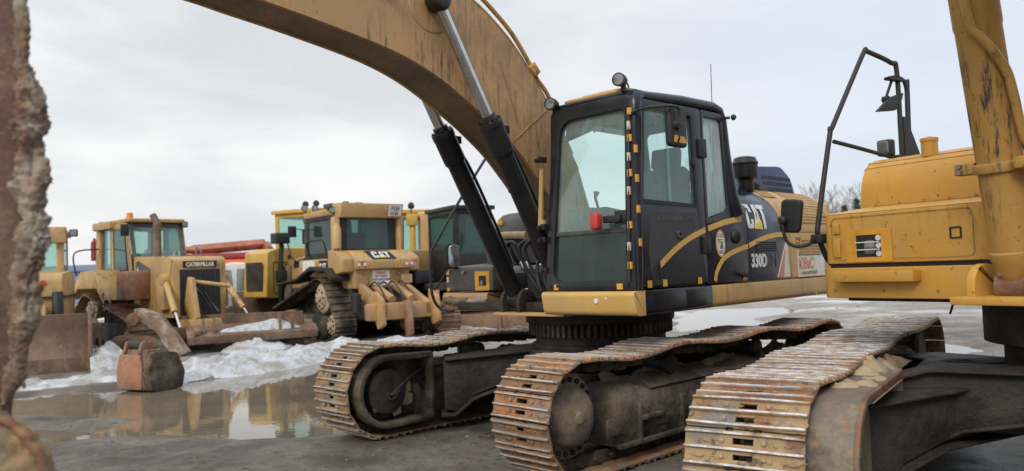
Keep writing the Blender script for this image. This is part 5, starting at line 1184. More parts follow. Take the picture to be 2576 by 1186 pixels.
def dozer_rear():
    R = thing('bulldozer', 'large tan bulldozer seen from behind, raised track sprocket and rear ripper', 'bulldozer', (-4.55, 21.3, 0), radians(130))
    W = [(1.65, .42, .38), (-1.50, .42, .38), (-.95, 1.10, .47)]
    far_track(R, W, .74, 1.32, outer=1, mat='darkmud'); far_track(R, W, -1.32, -.74, outer=-1, mat='darkmud')
    b = MB(); b.box(-1.7, 2.5, -.75, .75, .5, 1.35); b.build('chassis', 'darkmud', R, .03)
    # stepped rear tank
    b = MB(); b.prism([(-1.2, 2.28), (-1.75, 2.25), (-2.1, 2.0), (-2.1, 1.78), (-1.95, 1.75), (-1.95, 1.30), (-1.2, 1.30)], -.80, .80, 'y')
    for s in (-1, 1): b.prism([(-1.2, 2.28), (-1.6, 2.25), (-1.95, 2.05), (-1.95, 1.72), (-1.2, 1.62)], *(sorted((s*.80, s*1.12))), 'y')
    tk = b.build('rear_tank', 'tanold', R, .03, 3)
    Fb = lambda u, w, d: (-2.105-d+(.35*max(0, w-2.0)/.25), u, w)
    sl = Vector((.35, 0, .25)).normalized(); nn_ = Vector((-.25, 0, .35)).normalized()
    def TF(u, w, d): q = Vector((-2.1, 0, 2.0))+sl*w+nn_*d; return (q.x, .42-u, q.z)
    b = MB(); b.slab([(.0, .40), (.70, .40), (.78, .02), (.08, .02)], TF, .002, .012); lgp = b.build('logo_plate', 'rubber', tk)
    logo(lambda u, w, d: TF(.15+u*.50, .08+w*.26, d+.012), 'logo', lgp, rows=1)
    b = MB(); b.box(-1.965, -1.955, -.20, .30, 1.36, 1.74); ws = b.build('warning_sign', 'white', tk)
    for i, (s_, c) in enumerate((('ОПАСНО', 'red'), ('НЕ СТОЯТЬ', 'red'), ('ПОД НАВЕСНЫМ', 'greyink'), ('86 - 154', 'greyink'))): text(s_, .075, 'lettering', c, ws, frame((-1.968, .05, 1.65-.082*i), (0, -1, 0), (-1, 0, 0)), .8, .002, .002, 'CENTER')
    b = MB()
    for s, k0 in ((1, 0), (-1, 0)):
        for k in range(4): b.mi = k % 2; b.box(-2.112, -2.103, s*.62-.16+.08*k if s > 0 else -1.05+.08*k+.15, s*.62-.09+.08*k if s > 0 else -.98+.08*k+.15, 1.86, 1.93)
    b.each('reflective_strip', ['pink', 'white'], tk)
    b = MB()
    for y in (.66, -.98): b.lathe((-2.1 if y > 0 else -1.95, y, 1.94), (-1, 0, 0), [(0, .05), (.02, .045)], 14)
    b.each('round_reflector', 'red', tk)
    # cab
    b = MB(); b.ring(rpoly([(-.80, 2.22), (.80, 2.22), (.78, 3.2), (-.78, 3.2)], .06, 4), rpoly([(-.62, 2.32), (.62, 2.32), (.60, 3.08), (-.60, 3.08)], .06, 4), SX(-1.25), -.05, 0)
    b.ring(rpoly([(-.60, 2.22), (.60, 2.22), (.58, 3.2), (-.58, 3.2)], .06, 4), rpoly([(-.48, 2.4), (.48, 2.4), (.45, 3.08), (-.45, 3.08)], .06, 4), SX(.70), -.05, 0)
    for s in (-1, 1): b.ring(rpoly([(-1.25, 1.7), (.70, 1.7), (.62, 3.2), (-1.25, 3.2)], .05, 4), rpoly([(-1.1, 2.25), (.5, 2.25), (.48, 3.08), (-1.1, 3.08)], .05, 4), SY(s*.78-.02), 0, .04)
    b.build('cab_frame', 'rubber', R, .01)
    b = MB(); b.slab(rpoly([(-.62, 2.32), (.62, 2.32), (.60, 3.08), (-.60, 3.08)], .06, 4), SX(-1.27), -.01, 0); b.slab(rpoly([(-.48, 2.4), (.48, 2.4), (.45, 3.08), (-.45, 3.08)], .06, 4), SX(.69), -.01, 0)
    for s in (-1, 1): b.slab(rpoly([(-1.1, 2.25), (.5, 2.25), (.48, 3.08), (-1.1, 3.08)], .05, 4), SY(s*.78), 0, .008)
    b.each('cab_window', 'glassd', R)
    b = MB(); b.prism([(-1.1, 3.10), (-1.50, 3.10), (-1.62, 3.46), (-1.1, 3.48)], -.90, .90, 'y'); rb = b.build('roll_bar', 'tan', R, .02)
    b = MB(); b.box(-1.1, .75, -.82, .82, 3.2, 3.38); b.build('cab_roof', 'tanold', R, .04)
    b = MB(); b.box(-1.60, -1.588, -.84, -.46, 3.14, 3.42); pl = b.build('number_plate', 'white', rb)
    for v in pl.data.vertices: v.co.x += -.32*(v.co.z-3.14)+.05
    n_ = Vector((-1, 0, -.32)).normalized()
    text('7154', .15, 'lettering', 'greyink', pl, frame((-1.64, -.49, 3.285), (0, -1, 0), n_), .85, .004, .002); text('УХ 86', .11, 'lettering', 'greyink', pl, frame((-1.60, -.49, 3.165), (0, -1, 0), n_), .85, .003, .002)
    for s in (-1, 1):
        b = MB(); b.prism([(-1.15, 1.8), (-1.45, 1.8), (-1.38, 3.12), (-1.18, 3.12)], *(sorted((s*.84, s*1.0))), 'y'); b.build('roll_post', 'tan', R, .02)
    b = MB(); b.box(-1.0, -.6, .2, .9, 3.38, 3.50); b.lathe((-.8, .35, 3.45), (0, 0, 1), [(0, .1), (.12, .09)], 10); b.box(-.9, -.7, -.1, .1, 3.4, 3.55); b.build('air_conditioner', 'grey', R, .02)
    for x, y, z in ((-1.2, .95, 3.3), (.6, .55, 3.5), (.6, .85, 3.5)):
        b = MB(); b.lathe((x, y, z), (-1, .3, 0), [(-.08, .04), (0, .09), (.03, .09)], 16); b.tube([(x, y, z), (x, y-.05, z-.15)], .015, 6); w = b.build('work_lamp', 'rubber', R); b = MB(); b.lathe((x-.03, y+.01, z), (-1, .3, 0), [(0, .075), (.01, .07)], 16); b.build('lens', 'lens', w)
    b = MB(); b.lathe((-1.45, .98, 2.3), (0, 0, 1), [(0, .05), (.02, .11), (.52, .12), (.6, .07), (.66, .06)], 16); b.build('air_tank', 'tan', R)
    b = MB(); b.prism(rpoly([(-.55, 1.9), (-.65, 2.75), (-.45, 2.78), (-.38, 2.1), (.05, 2.1), (.05, 1.9)], .03, 3), -.3, .3, 'y'); b.build('driver_seat', 'skin', R, .03)
    # hood forward, decals
    b = MB(); b.prism(rpoly([(.6, 1.3), (.6, 2.32), (2.7, 2.05), (2.75, 1.0), (2.3, 1.0)], [.02, .06, .1, .05, .02], 4), -.60, .60, 'y'); hd = b.build('hood', 'tanold', R, .03)
    b = MB(); b.slab([(.7, 1.98), (.7, 2.22), (1.9, 2.08), (1.9, 1.90)], SY(.602), 0, .006); b.build('side_decal', 'rubber', hd)
    b = MB(); b.box(-1.2, .5, .66, 1.10, 1.62, 2.08); fd = b.build('side_tank', 'tanold', R, .03)
    b = MB(); b.box(-.45, .25, 1.102, 1.11, 1.66, 2.06); sg = b.build('white_sign', 'white', fd); side_text('н н', .12, 'lettering', 'red', sg, (.0, 1.113, 1.80), (-1, 0, 0), (0, 1, 0))
    b = MB(); b.box(-1.18, -.70, 1.102, 1.11, 1.72, 2.04); lg = b.build('logo_plate', 'rubber', fd); logo(lambda u, w, d: (-.75-u*.36, 1.112+d, 1.78+w*.19), 'logo', lg, rows=1)
    b = MB(); b.lathe((1.2, .45, 2.1), (0, 0, 1), [(0, .11), (.45, .11), (.47, .19), (.85, .19), (.9, .1)], 18); b.build('air_precleaner', 'rubber', R)
    b = MB(); b.lathe((.75, .72, 2.0), (0, 0, 1), [(0, .07), (1.1, .07), (1.12, .1), (1.3, .1)], 14); b.build('exhaust_pipe', 'grey', R)
    b = MB(); b.tube([(2.35, .85, .55), (2.15, .85, 2.75)], .065, 10); b.box(2.0, 2.45, .65, 1.05, 2.62, 2.92); b.box(2.1, 2.32, .70, 1.0, 1.55, 1.85); lc = b.build('lift_cylinder', 'rubber', R, .015)
    b = MB(); b.tube([(2.38, .85, .25), (2.3, .85, 1.0)], .04, 8); b.build('cylinder_rod', 'steel', lc)
    b = MB(); b.tube(smooth_path([(2.1, .7, 2.7), (1.9, .7, 2.3), (1.7, .65, 2.1)], 5), .02, 6); b.build('hydraulic_hose', 'hose', R)
    b = MB(); b.prism([(2.05, .5), (2.05, 2.0), (2.5, 1.95), (2.55, .5)], .62, .72, 'y'); b.build('radiator_side', 'rustbrown', R, .01)
    b = MB(); b.prism([(-1.7, 1.5), (-1.4, 1.75), (-.6, 1.80), (.2, 1.55), (1.4, 1.45), (1.4, 1.5), (.2, 1.62), (-.6, 1.9), (-1.45, 1.84), (-1.75, 1.6)], .72, 1.34, 'y'); b.build('fender', 'dark', R, .01)
    b = MB(T3(3.1, 0, 0)); b.prism([(.0, 1.3), (.08, 1.3), (.0, .9), (-.02, .5), (.12, .02), (.05, 0), (-.12, .5), (-.1, .9)], -1.95, 1.95, 'y'); b.build('blade', 'blade', R, .01)
    for s in (-1, 1): b = MB(); b.box(-.2, 3.0, s*1.5-.1, s*1.5+.1, .35, .65); b.build('push_arm', 'rustbrown', R, .03)
    # ripper
    rp = MB(); rp.box(-3.05, -2.75, -1.0, 1.0, .55, .95); rp.build('ripper_beam', 'ripper', R, .04)
    for y in (-.62, .62):
        b = MB(); b.prism(rpoly([(-1.95, 1.45), (-1.95, 1.15), (-2.7, .60), (-3.05, .6), (-3.05, .95), (-2.6, 1.15)], .05, 3), y-.07, y+.07, 'y'); b.build('ripper_arm', 'ripper', R, .01)
        b = MB(); b.tube([(-1.9, y*.45, 1.40), (-2.85, y*.45, 1.02)], .10, 12); rc = b.build('ripper_cylinder', 'ripper', R)
        b = MB(); b.tube([(-1.9, y*.45, .75), (-2.9, y*.45, .70)], .08, 12); b.build('tilt_link', 'ripper', R)
        b = MB(); b.prism(rpoly([(-2.9, 1.25), (-3.25, 1.05), (-3.3, .45), (-3.05, .35), (-2.85, .7)], .04, 3), y*1.25-.05, y*1.25+.05, 'y'); b.build('shank_plate', 'ripper', R, .01)
    b = MB(); b.prism([(-2.95, 1.0), (-3.2, 1.0), (-3.25, .2), (-3.05, -.02), (-3.02, .3)], -.06, .06, 'y'); b.build('ripper_shank', 'rustred', R, .01)
    b = MB()
    for y in (-.35, -.1, .15, .4): b.tube(smooth_path([(-2.0, y, 1.35), (-2.35, y+.05, 1.45), (-2.6, y+.02, 1.25), (-2.75, y, 1.0)], 5), .02, 6)
    b.each('hydraulic_hose', 'hose', R)
    b = MB(); b.tube(smooth_path([(-1.2, 1.10, 2.05), (-1.2, 1.22, 2.5), (-.9, 1.22, 2.55), (-.2, 1.2, 2.5), (-.2, 1.05, 2.05)], 5), .022, 6); b.tube([(-1.45, -.95, 2.3), (-1.45, -.98, 3.05)], .018, 6); b.each('grab_rail', 'rubber', R)
    b = MB(); b.box(-2.15, -2.10, -.75, -.45, 1.40, 1.62); b.box(-2.0, -1.95, .45, .62, 1.4, 1.6); b.lathe((-1.96, -.45, 1.66), (-1, 0, 0), [(0, .04), (.03, .035)], 10); b.each('access_cover', 'ripper', R)
    b = MB(); b.tube([(.65, .80, 2.9), (.72, 1.05, 2.95)], .014, 6); b.box(.70, .74, 1.05, 1.28, 2.72, 3.02); b.build('mirror', 'rubber', R, .01)
    b = MB(); b.box(-3.12, -3.10, -.9, -.8, .8, 1.2); b.build('reflective_strip', 'pink', R)
    b = MB(); b.box(-1.9, -1.3, -1.65, -1.0, 1.35, 1.72); b.build('battery_box', 'navy', R, .05)
    b = MB(); b.lathe((-2.3, .95, .75), (0, 0, 1), [(0, .12), (.42, .12), (.46, .06)], 12); b.build('dark_canister', 'rubber', R)
dozer_rear()

def cab_shell(R, x0, x1, w, z0, z1, zw, mat, gm='glass', tilt=0, name='cab_frame'):
    b = MB()
    for s in (-1, 1): b.ring(rpoly([(x0, z0), (x1, z0), (x1-tilt, z1), (x0, z1)], .04, 3), rpoly([(x0+.12, zw), (x1-.12, zw), (x1-tilt-.10, z1-.14), (x0+.12, z1-.14)], .08, 3), SY(s*w-.02), 0, .04)
    b.ring(rrect(-w, z0, w, z1, .04, 3), rrect(-w+.12, zw, w-.12, z1-.14, .08, 3), lambda u, q, d: (x1-tilt*(q-z0)/(z1-z0)-d, u, q), 0, .04)
    b.ring(rrect(-w, z0, w, z1, .04, 3), rrect(-w+.12, zw, w-.12, z1-.14, .08, 3), SX(x0), 0, .04)
    b.box(x0-.08, x1-tilt+.1, -w-.08, w+.08, z1-.02, z1+.09)
    f = b.build(name, mat, R, .012)
    b = MB()
    for s in (-1, 1): b.slab(rpoly([(x0+.12, zw), (x1-.12, zw), (x1-tilt-.10, z1-.14), (x0+.12, z1-.14)], .08, 3), SY(s*w), 0, .006)
    b.slab(rrect(-w+.12, zw, w-.12, z1-.14, .08, 3), lambda u, q, d: (x1-tilt*(q-z0)/(z1-z0)-d, u, q), .01, .016); b.slab(rrect(-w+.12, zw, w-.12, z1-.14, .08, 3), SX(x0), .01, .016)
    b.each('cab_window', gm, f); return f

def dozer_left():
    p = px(110, 945)
    R = thing('bulldozer', 'tan bulldozer behind the broad brown blade at the far left', 'bulldozer', (-10.80, 17.25, 0), radians(-64))
    b = MB(); prof = [(.0, 1.22), (.10, 1.22), (-.02, .95), (-.06, .62), (.0, .3), (.16, .0), (.08, -.02), (-.12, .3), (-.18, .62), (-.12, .95)]
    b.prism([(3.2+q[0], q[1]*.92) for q in prof], -1.45, 1.45, 'y'); bl = b.build('blade', 'blade', R, .012)
    b = MB(); b.box(3.28, 3.34, -1.44, 1.44, .0, .30); b.build('cutting_edge', 'rustbrown', bl, .01)
    b = MB()
    for s in (-1, 1): b.prism([(3.0, .0), (3.36, .0), (3.34, 1.25), (3.05, 1.25)], s*1.45-.03, s*1.45+.03, 'y')
    b.each('end_plate', 'blade', bl, bevel=.008)
    W = [(1.3, .42, .38), (-1.3, .42, .38)]
    far_track(R, W, -1.25, -.70, outer=-1); far_track(R, W, .70, 1.25, outer=1)
    b = MB(); b.prism(rpoly([(-1.4, 1.0), (-1.4, 1.95), (-.2, 1.98), (2.35, 1.90), (2.45, 1.78), (2.45, 1.0)], .05, 3), -.95, .95, 'y'); b.build('engine_body', 'tanold', R, .05)
    b = MB(); b.box(-1.4, 2.50, -1.0, 1.0, 1.42, 1.46); b.build('body_seam', 'dark', R)
    b = MB(); b.lathe((2.45, .62, 1.72), (1, 0, 0), [(0, .06), (.02, .055)], 12); b.build('round_reflector', 'red', R)
    cab_shell(R, -1.1, .3, .82, 1.9, 2.80, 2.0, 'tanold')
    b = MB(); b.box(.15, .45, .55, .90, 2.60, 2.95); b.build('roof_box', 'tanold', R, .02)
    b = MB(); b.box(.2, .35, .95, 1.12, 2.74, 2.90); w = b.build('work_lamp', 'rubber', R, .02); b = MB(); b.box(.36, .37, .97, 1.10, 2.76, 2.88); b.build('lens', 'lens', w)
    for y in (-.35, .45):
        b = MB(); b.lathe((2.9, y-.1, 1.12), (0, 1, 0), [(0, .13), (.2, .13)], 14); b.prism([(2.4, .6), (2.5, 1.25), (3.0, 1.3), (3.1, .6)], y+.15, y+.25, 'y'); b.build('blade_bracket', 'tan', R, .01)
    b = MB(); b.lathe((2.6, .88, .9), (0, 0, 1), [(0, .1), (.62, .1), (.65, .08)], 14); b.build('lift_cylinder', 'rubber', R)
dozer_left()

def yellow_dozer():
    p = px(740, 700, 24.0)
    R = thing('bulldozer', 'bright yellow bulldozer half hidden behind the large tan one', 'bulldozer', (p.x+.25, 24.2, 0), radians(246))
    cab_shell(R, -1.3, .3, .80, 1.7, 3.62, 2.55, 'kyel', tilt=.0)
    b = MB(); b.prism(rpoly([(.3, 1.0), (.3, 2.5), (1.5, 2.5), (2.1, 2.38), (2.2, 1.1)], .06, 3), -.38, .45, 'y'); hd = b.build('hood', 'kyel', R, .05)
    for s in (-.386, .456):
        b = MB()
        for k in range(6): b.box(.7+.14*k, .78+.14*k, s-.004, s+.004, 1.35, 1.75)
        b.each('hood_louver', 'rubber', hd)
        b = MB(); b.ring(rrect(.5, 1.2, 1.9, 2.1, .05, 3), rrect(.52, 1.22, 1.88, 2.08, .04, 3), SY(s), -.004, .004); b.lathe((1.2, s, 2.25), (0, 1 if s > 0 else -1, 0), [(0, .07), (.01, .07)], 14); b.build('hood_door', 'dark', hd)
    b = MB(); b.box(2.19, 2.215, -.25, .32, 1.3, 2.1); b.build('radiator_grille', 'dark', hd)
    b = MB(); b.box(-1.5, .3, -1.0, 1.0, .9, 1.8); b.build('body', 'kyel', R, .06)
    W = [(1.7, .42, .38), (-1.5, .42, .38)]
    far_track(R, W, -1.4, -.85, outer=-1); far_track(R, W, .85, 1.4, outer=1)
    b = MB(); b.prism([(3.0, .1), (3.15, .1), (3.05, .7), (3.2, 1.35), (3.1, 1.35), (2.92, .7)], -.88, -.35, 'y'); b.build('blade', 'kyel', R, .01)
    b = MB(); b.lathe((1.2, .2, 2.3), (0, 0, 1), [(0, .06), (.3, .06)], 10); b.build('exhaust_pipe', 'rubber', R)
    for y in (.3, .7):
        b = MB(); b.lathe((.2, y, 3.85), (1, .2, 0), [(-.07, .04), (0, .10), (.03, .10)], 14); b.tube([(.2, y, 3.85), (.15, y, 3.7)], .02, 6); b.build('work_lamp', 'rubber', R)
    b = MB(); b.tube([(.4, .9, 2.9), (.6, 1.15, 3.0)], .015, 6); b.lathe((.6, 1.18, 2.85), (1, 0, 0), [(0, .12), (.03, .12)], 14); b.build('mirror', 'rubber', R)
yellow_dozer()

def pipe_layer():
    p = px(1040, 700, 24.5)
    R = thing('loader', 'yellow wheeled machine with a tan lifting post between two cabs', 'loader', (p.x-.25, 24.5, 0), radians(-75))
    cab_shell(R, -1.1, .3, .72, 1.5, 3.50, 2.3, 'kyel')
    b = MB(); b.prism(rpoly([(.2, 1.3), (.2, 2.2), (1.7, 2.15), (1.8, 1.3)], .05, 3), -.5, .95, 'y'); b.build('body', 'tan', R, .05)
    b = MB(); b.prism(rpoly([(.9, 2.1), (.9, 3.40), (1.2, 3.42), (1.25, 2.1)], .04, 3), .35, .62, 'y'); b.lathe((1.0, .3, 3.35), (0, 1, 0), [(0, .12), (.40, .12)], 14); b.box(.85, 1.2, .05, .2, 2.1, 2.3); b.build('lifting_post', 'tan', R, .03)
    b = MB(); b.tube([(1.2, .10, 2.15), (1.15, .12, 3.2)], .09, 12); b.box(1.0, 1.3, -.05, .25, 3.05, 3.40); b.build('lift_cylinder', 'kyel', R, .01)
    b = MB(); b.lathe((1.1, .1, 3.55), (0, 0, 1), [(-.15, .02), (0, .02), (.02, .09), (.12, .10), (.2, .05)], 12); b.build('lamp', 'rubber', R)
    for x in (-1.6, 1.35):
        for s in (-1, 1):
            b = MB(); b.lathe((x, s*.95-.2, .75), (0, 1, 0), [(0, .4), (.02, .68), (.1, .75), (.3, .75), (.38, .68), (.4, .4)], 28); w = b.build('wheel', 'rubber', R)
            b = MB(); b.lathe((x, s*.95, .75), (0, s, 0), [(.1, .38), (.2, .36), (.21, .12), (.26, .1)], 18); b.build('rim', 'tanold', w)
    b = MB(); b.box(-2.3, 1.6, -.6, .6, .7, 1.4); b.build('chassis', 'darkmud', R, .03)
pipe_layer()

def black_excavator():
    p = px(1115, 700, 21.0)
    R = thing('excavator', 'smaller black-cabbed excavator with tan side panel, behind the boom cylinders', 'excavator', (p.x+.3, 22.0, 0), radians(-60))
    b = MB(); b.box(-2.2, .9, -1.3, 1.3, 1.15, 1.35); b.build('revolving_frame', 'dark', R, .02)
    f = cab_shell(R, -.6, 1.1, .55, 1.35, 3.30, 2.1, 'black', 'glassd')
    for o in [f]+list(f.children):
        pass
    b = MB(); b.box(-2.3, -.75, -1.35, 1.35, 1.36, 2.3); b.build('engine_hood', 'tan', R, .08)
    b = MB(); b.box(-.7, .9, .7, 1.35, 1.36, 2.35); b.mi = 0; sp = b.build('side_panel', 'tan', R, .05)
    b = MB(); b.box(.902, .91, .8, 1.1, 2.0, 2.2); b.build('white_sticker', 'white', sp)
    b = MB(); b.box(.902, .91, .8, 1.2, 1.5, 1.85); b.build('dark_opening', 'dark', sp)
    W = [(1.7, .42, .38), (-1.7, .42, .38)]
    far_track(R, W, -1.5, -.95, outer=-1); far_track(R, W, .95, 1.5, outer=1)
    b = MB(); b.lathe((0, 0, .7), (0, 0, 1), [(0, .6), (.46, .6)], 24); b.build('slewing_ring', 'dark', R)
black_excavator()

def truck_crane():
    p = px(560, 690, 34)
    R = thing('truck_crane', 'orange tanker truck with a folded rusty orange crane arm on top', 'truck', (p.x, 34, -.25), radians(2))
    b = MB(); b.lathe((-2.5, 0, 2.0), (1, 0, 0), [(0, .2), (.05, .75), (.15, .85), (4.6, .85), (4.7, .75), (4.75, .2)], 32); tk = b.build('tank', 'tankred', R)
    b = MB(); b.add([(.55, -.86, 1.95), (.80, -.86, 2.2), (1.05, -.86, 1.95), (.80, -.86, 1.7)], [(0, 1, 2, 3)]); b.build('diamond_sign', 'white', tk)
    b = MB(); b.box(-1.5, 1.8, -.4, .4, 2.82, 3.05); b.build('walkway', 'darkred', R, .02)
    b = MB(); b.tube([(-3.2, -.2, 3.15), (1.9, -.2, 3.38)], .17, 4); b.tube([(-1.2, -.2, 3.22), (1.9, -.2, 3.38)], .23, 4); b.tube([(1.9, -.2, 3.4), (2.3, -.2, 2.8), (2.1, -.2, 2.4)], .2, 6); ca = b.build('crane_arm', 'crane', R, .02)
    b = MB(); b.tube([(1.7, -.3, 2.5), (2.2, -.3, 3.2)], .12, 8); b.lathe((2.2, -.4, 2.75), (0, 1, 0), [(0, .25), (.3, .25)], 14); b.build('crane_joint', 'rubber', ca)
    b = MB(); b.box(-3.8, 3.6, -.5, .5, .9, 1.15); b.build('chassis', 'dark', R, .02)
    b = MB(); b.prism(rpoly([(2.4, 1.0), (2.4, 2.6), (3.6, 2.6), (4.1, 1.9), (4.2, 1.0)], .08, 3), -1.1, 1.1, 'y'); b.build('cab', 'tankred', R, .05)
    for x in (-2.8, -1.5, 3.2):
        b = MB(); b.lathe((x, -1.15, .5), (0, 1, 0), [(0, .3), (.02, .5), (.3, .5), (.32, .3)], 20); b.build('wheel', 'rubber', R)
truck_crane()

def car():
    p = px(617, 735, 26)
    R = thing('parked_car', 'white rounded van partly hidden between the bulldozers', 'van', (p.x+.1, 25.2, 0), radians(200))
    body = rpoly([(-1.6, .35), (-1.6, 1.2), (-1.0, 2.1), (.4, 2.2), (1.4, 1.35), (2.1, 1.05), (2.2, .4)], [.1, .3, .3, .3, .2, .2, .1], 5)
    b = MB(); b.prism(body, -.85, .85, 'y'); bd = b.build('body', 'white', R, .08, 3)
    for s in (-1, 1):
        b = MB(); b.prism(rpoly([(.2, 1.3), (.25, 1.95), (.45, 1.95), (1.2, 1.35)], .06, 3), s*.855-.005, s*.855+.005, 'y'); b.prism(rpoly([(-1.2, 1.3), (-.95, 1.92), (.1, 1.98), (.1, 1.3)], .06, 3), s*.855-.005, s*.855+.005, 'y'); b.each('side_window', 'mirror', bd)
    b = MB(); b.add([(.5, -.7, 2.14), (.5, .7, 2.14), (1.38, .75, 1.42), (1.38, -.75, 1.42)], [(0, 1, 2, 3)]); b.build('windscreen', 'mirror', bd)
    for x in (-1.0, 1.5):
        for s in (-1, 1): b = MB(); b.lathe((x, s*.8-.1, .33), (0, 1, 0), [(0, .2), (.01, .33), (.19, .33), (.2, .2)], 20); b.build('wheel', 'rubber', R)
car()

# blue flat-roofed building far away
p = px(200, 690, 70)
R = thing('building', 'long low blue building far behind the left bulldozers', 'building', (p.x, 72, 0), radians(4))
b = MB(); b.box(-6, 6, -3, 3, 0, 3.0); b.build('wall', plain('blue cladding', (.16, .25, .42), .6), R)
b = MB(); b.prism([(-3.3, 2.9), (0, 3.5), (3.3, 2.9)], -6.2, 6.2, 'x'); b.build('roof', plain('blue roof', (.09, .13, .19), .6), R)
b = MB()
for k in range(5): b.box(-5+2.2*k, -4+2.2*k, -3.02, -3.0, 1.0, 2.0)
b.each('window', 'grey', R)

# loose steel parts in the snow
def scrap():
    # detached blade lying on its back with snow in it
    a = px(470, 893); c = px(795, 868); mid = (a+c)/2; L = (c-a).length; ang = atan2(c.y-a.y, c.x-a.x)
    R = thing('spare_blade', 'brown dozer blade lying on its back in the snow with welded lugs', 'blade', (mid.x, mid.y, .0), ang)
    b = MB(); prof = [(-.25, .22), (-.28, .40), (-.05, .52), (.1, .50), (.45, .62), (.48, .56), (.12, .42), (-.02, .42), (-.18, .34), (-.16, .22)]
    b.prism(prof, -L/2, L/2, 'x'); bl = b.build('blade_shell', 'rustbrown', R, .015)
    for x in (-.38, -.30, .20, .30):
        b = MB(); b.prism([(-.20, .44), (.0, .50), (-.14, .80), (-.20, .80)], x*L-.03, x*L+.03, 'x'); b.build('lug', 'rust', bl, .008)
    b = MB(); b.lathe((-L/2+.15, -.2, .50), (1, 0, 0), [(0, .11), (.1, .11)], 14); b.build('pin_boss', 'rust', bl)
    b = MB(); n, m = 30, 10; vs = []
    for i in range(n+1):
        for j in range(m+1):
            u, w = -1+2*i/n, -1+2*j/m; x = .05*L+u*.38*L; y = .12+w*.32; s = (1-u*u)*(1-w**4); vs.append((x, y, .42+.30*max(0, s)**.7*(.55+.45*math.exp(-((u-.35)/.35)**2))*(1+.3*noise.noise(Vector((x*2, y*3, 1))))))
    b.add(vs, [(i*(m+1)+j, i*(m+1)+j+1, (i+1)*(m+1)+j+1, (i+1)*(m+1)+j) for i in range(n) for j in range(m)])
    o = b.build('snow_heap', 'snow'); o.location = R.location; o.rotation_euler = R.rotation_euler; o['kind'] = 'structure'
    # long channel frame behind it
    a = px(420, 880); c = px(735, 868); mid = (a+c)/2; L = (c-a).length; ang = atan2(c.y-a.y, c.x-a.x)
    R = thing('steel_beam', 'long rusty box beam lying behind the snow-filled blade', 'beam', (mid.x, mid.y, 0), ang)
    b = MB(); b.prism(rrect(-.15, .30, .15, .64, .03, 3), -L/2, L/2, 'x'); b.build('beam', 'rustbrown', R, .015)
    b = MB(); b.box(L/2-.1, L/2+.12, -.2, .2, .0, .85); b.box(-L/2, -L/2+.2, -.2, .2, .0, .40); b.each('end_block', 'rust', R, bevel=.02)
    # rusty coupler / bucket standing in the water's edge
    p = px(345, 985)
    R = thing('coupler_bucket', 'rust-orange steel bucket standing at the edge of the puddle', 'bucket', (p.x-.05, p.y+.45, -.03), radians(-118))
    R.scale = (.72, .72, .72)
    b = MB(); b.prism(rpoly([(-.35, 0), (-.45, .35), (-.25, .85), (.30, .90), (.42, .30), (.38, .02)], .06, 4), -.42, .42, 'y'); b.build('shell', 'rustbrown', R, .03)
    b = MB(); b.slab(rpoly([(-.45, .05), (.36, .05), (.40, .5), (.28, .78), (-.34, .80), (-.44, .45)], .05, 3), SX(.36), .0, .07); b.build('front_plate', 'orust', R, .015)
    for y in (-.28, .22):
        b = MB(); b.prism(rpoly([(.0, .80), (.0, 1.06), (.30, 1.06), (.38, .80)], .06, 4), y-.04, y+.04, 'y'); b.build('lug', 'rustred', R, .01)
    b = MB(); b.lathe((.18, -.3, .97), (0, 1, 0), [(0, .10), (.55, .10)], 18); b.build('pin', 'dark', R)
    b = MB(); b.prism(rpoly([(-.42, .0), (.36, .0), (.42, .45), (.30, .85), (-.30, .80), (-.50, .35)], .08, 4), .42, .62, 'y'); b.build('side_plate', 'darkmud', R, .02)
    # coil chain hanging behind
    b = MB()
    for k in range(9):
        b.tube([(.1+.05*cos(a)+.0, .55+.035*sin(a) if k % 2 else .55, .85-.075*k+(.05*sin(a) if k % 2 == 0 else .03*cos(a))) for a in [2*pi*j/10 for j in range(10)]], .014, 6, closed=True)
    b.build('chain', 'steel', R)
    # curved push frame: pale mud-covered arm leaning on a dark trunnion
    p = px(375, 905)
    R = thing('push_frame', 'curved push arm coated with pale dried mud, leaning beside the bucket', 'arm', (p.x, p.y+.3, 0), radians(5))
    b = MB(); P = smooth_path([(-.50, .3, .92), (-.28, .3, .90), (.0, .25, .74), (.25, .1, .48), (.48, .0, .20), (.58, .0, .02)], 6)
    n = len(P); vs = []
    for i, q in enumerate(P):
        t = (P[min(i+1, n-1)]-P[max(i-1, 0)]).normalized(); u = Vector((-t.z, 0, t.x)); w = .22+.02*sin(i*.7)
        for a, c_ in ((-1, -1), (1, -1), (1, 1), (-1, 1)): vs.append(q+u*a*w*.7+Vector((0, c_*.16, 0)))
    b.add(vs, [(i*4+j, i*4+(j+1) % 4, (i+1)*4+(j+1) % 4, (i+1)*4+j) for i in range(n-1) for j in range(4)]+[(0, 1, 2, 3), ((n-1)*4, (n-1)*4+3, (n-1)*4+2, (n-1)*4+1)]); b.build('curved_arm', 'mudcake', R, .02)
    b = MB(); b.tube(smooth_path([(-1.0, .30, .26), (-.6, .25, .30), (-.1, .2, .28), (.3, .1, .2)], 5), [.17, .2, .22, .22, .22, .22, .22, .2, .2, .2, .18, .18, .16, .15, .14, .12], 12); b.build('dark_arm', 'rustbrown', R)
    b = MB(); b.lathe((-.50, .10, .86), (0, 1, 0), [(0, .14), (.40, .14)], 18); b.build('arm_eye', 'rust', R, .01)
    # beam behind the main machine
    a = px(985, 838); c = px(1345, 828); mid = (a+c)/2; L = (c-a).length; ang = atan2(c.y-a.y, c.x-a.x)
    R = thing('rusty_trough', 'red-brown steel trough lying beyond the far track', 'trough', (mid.x, mid.y, 0), ang)
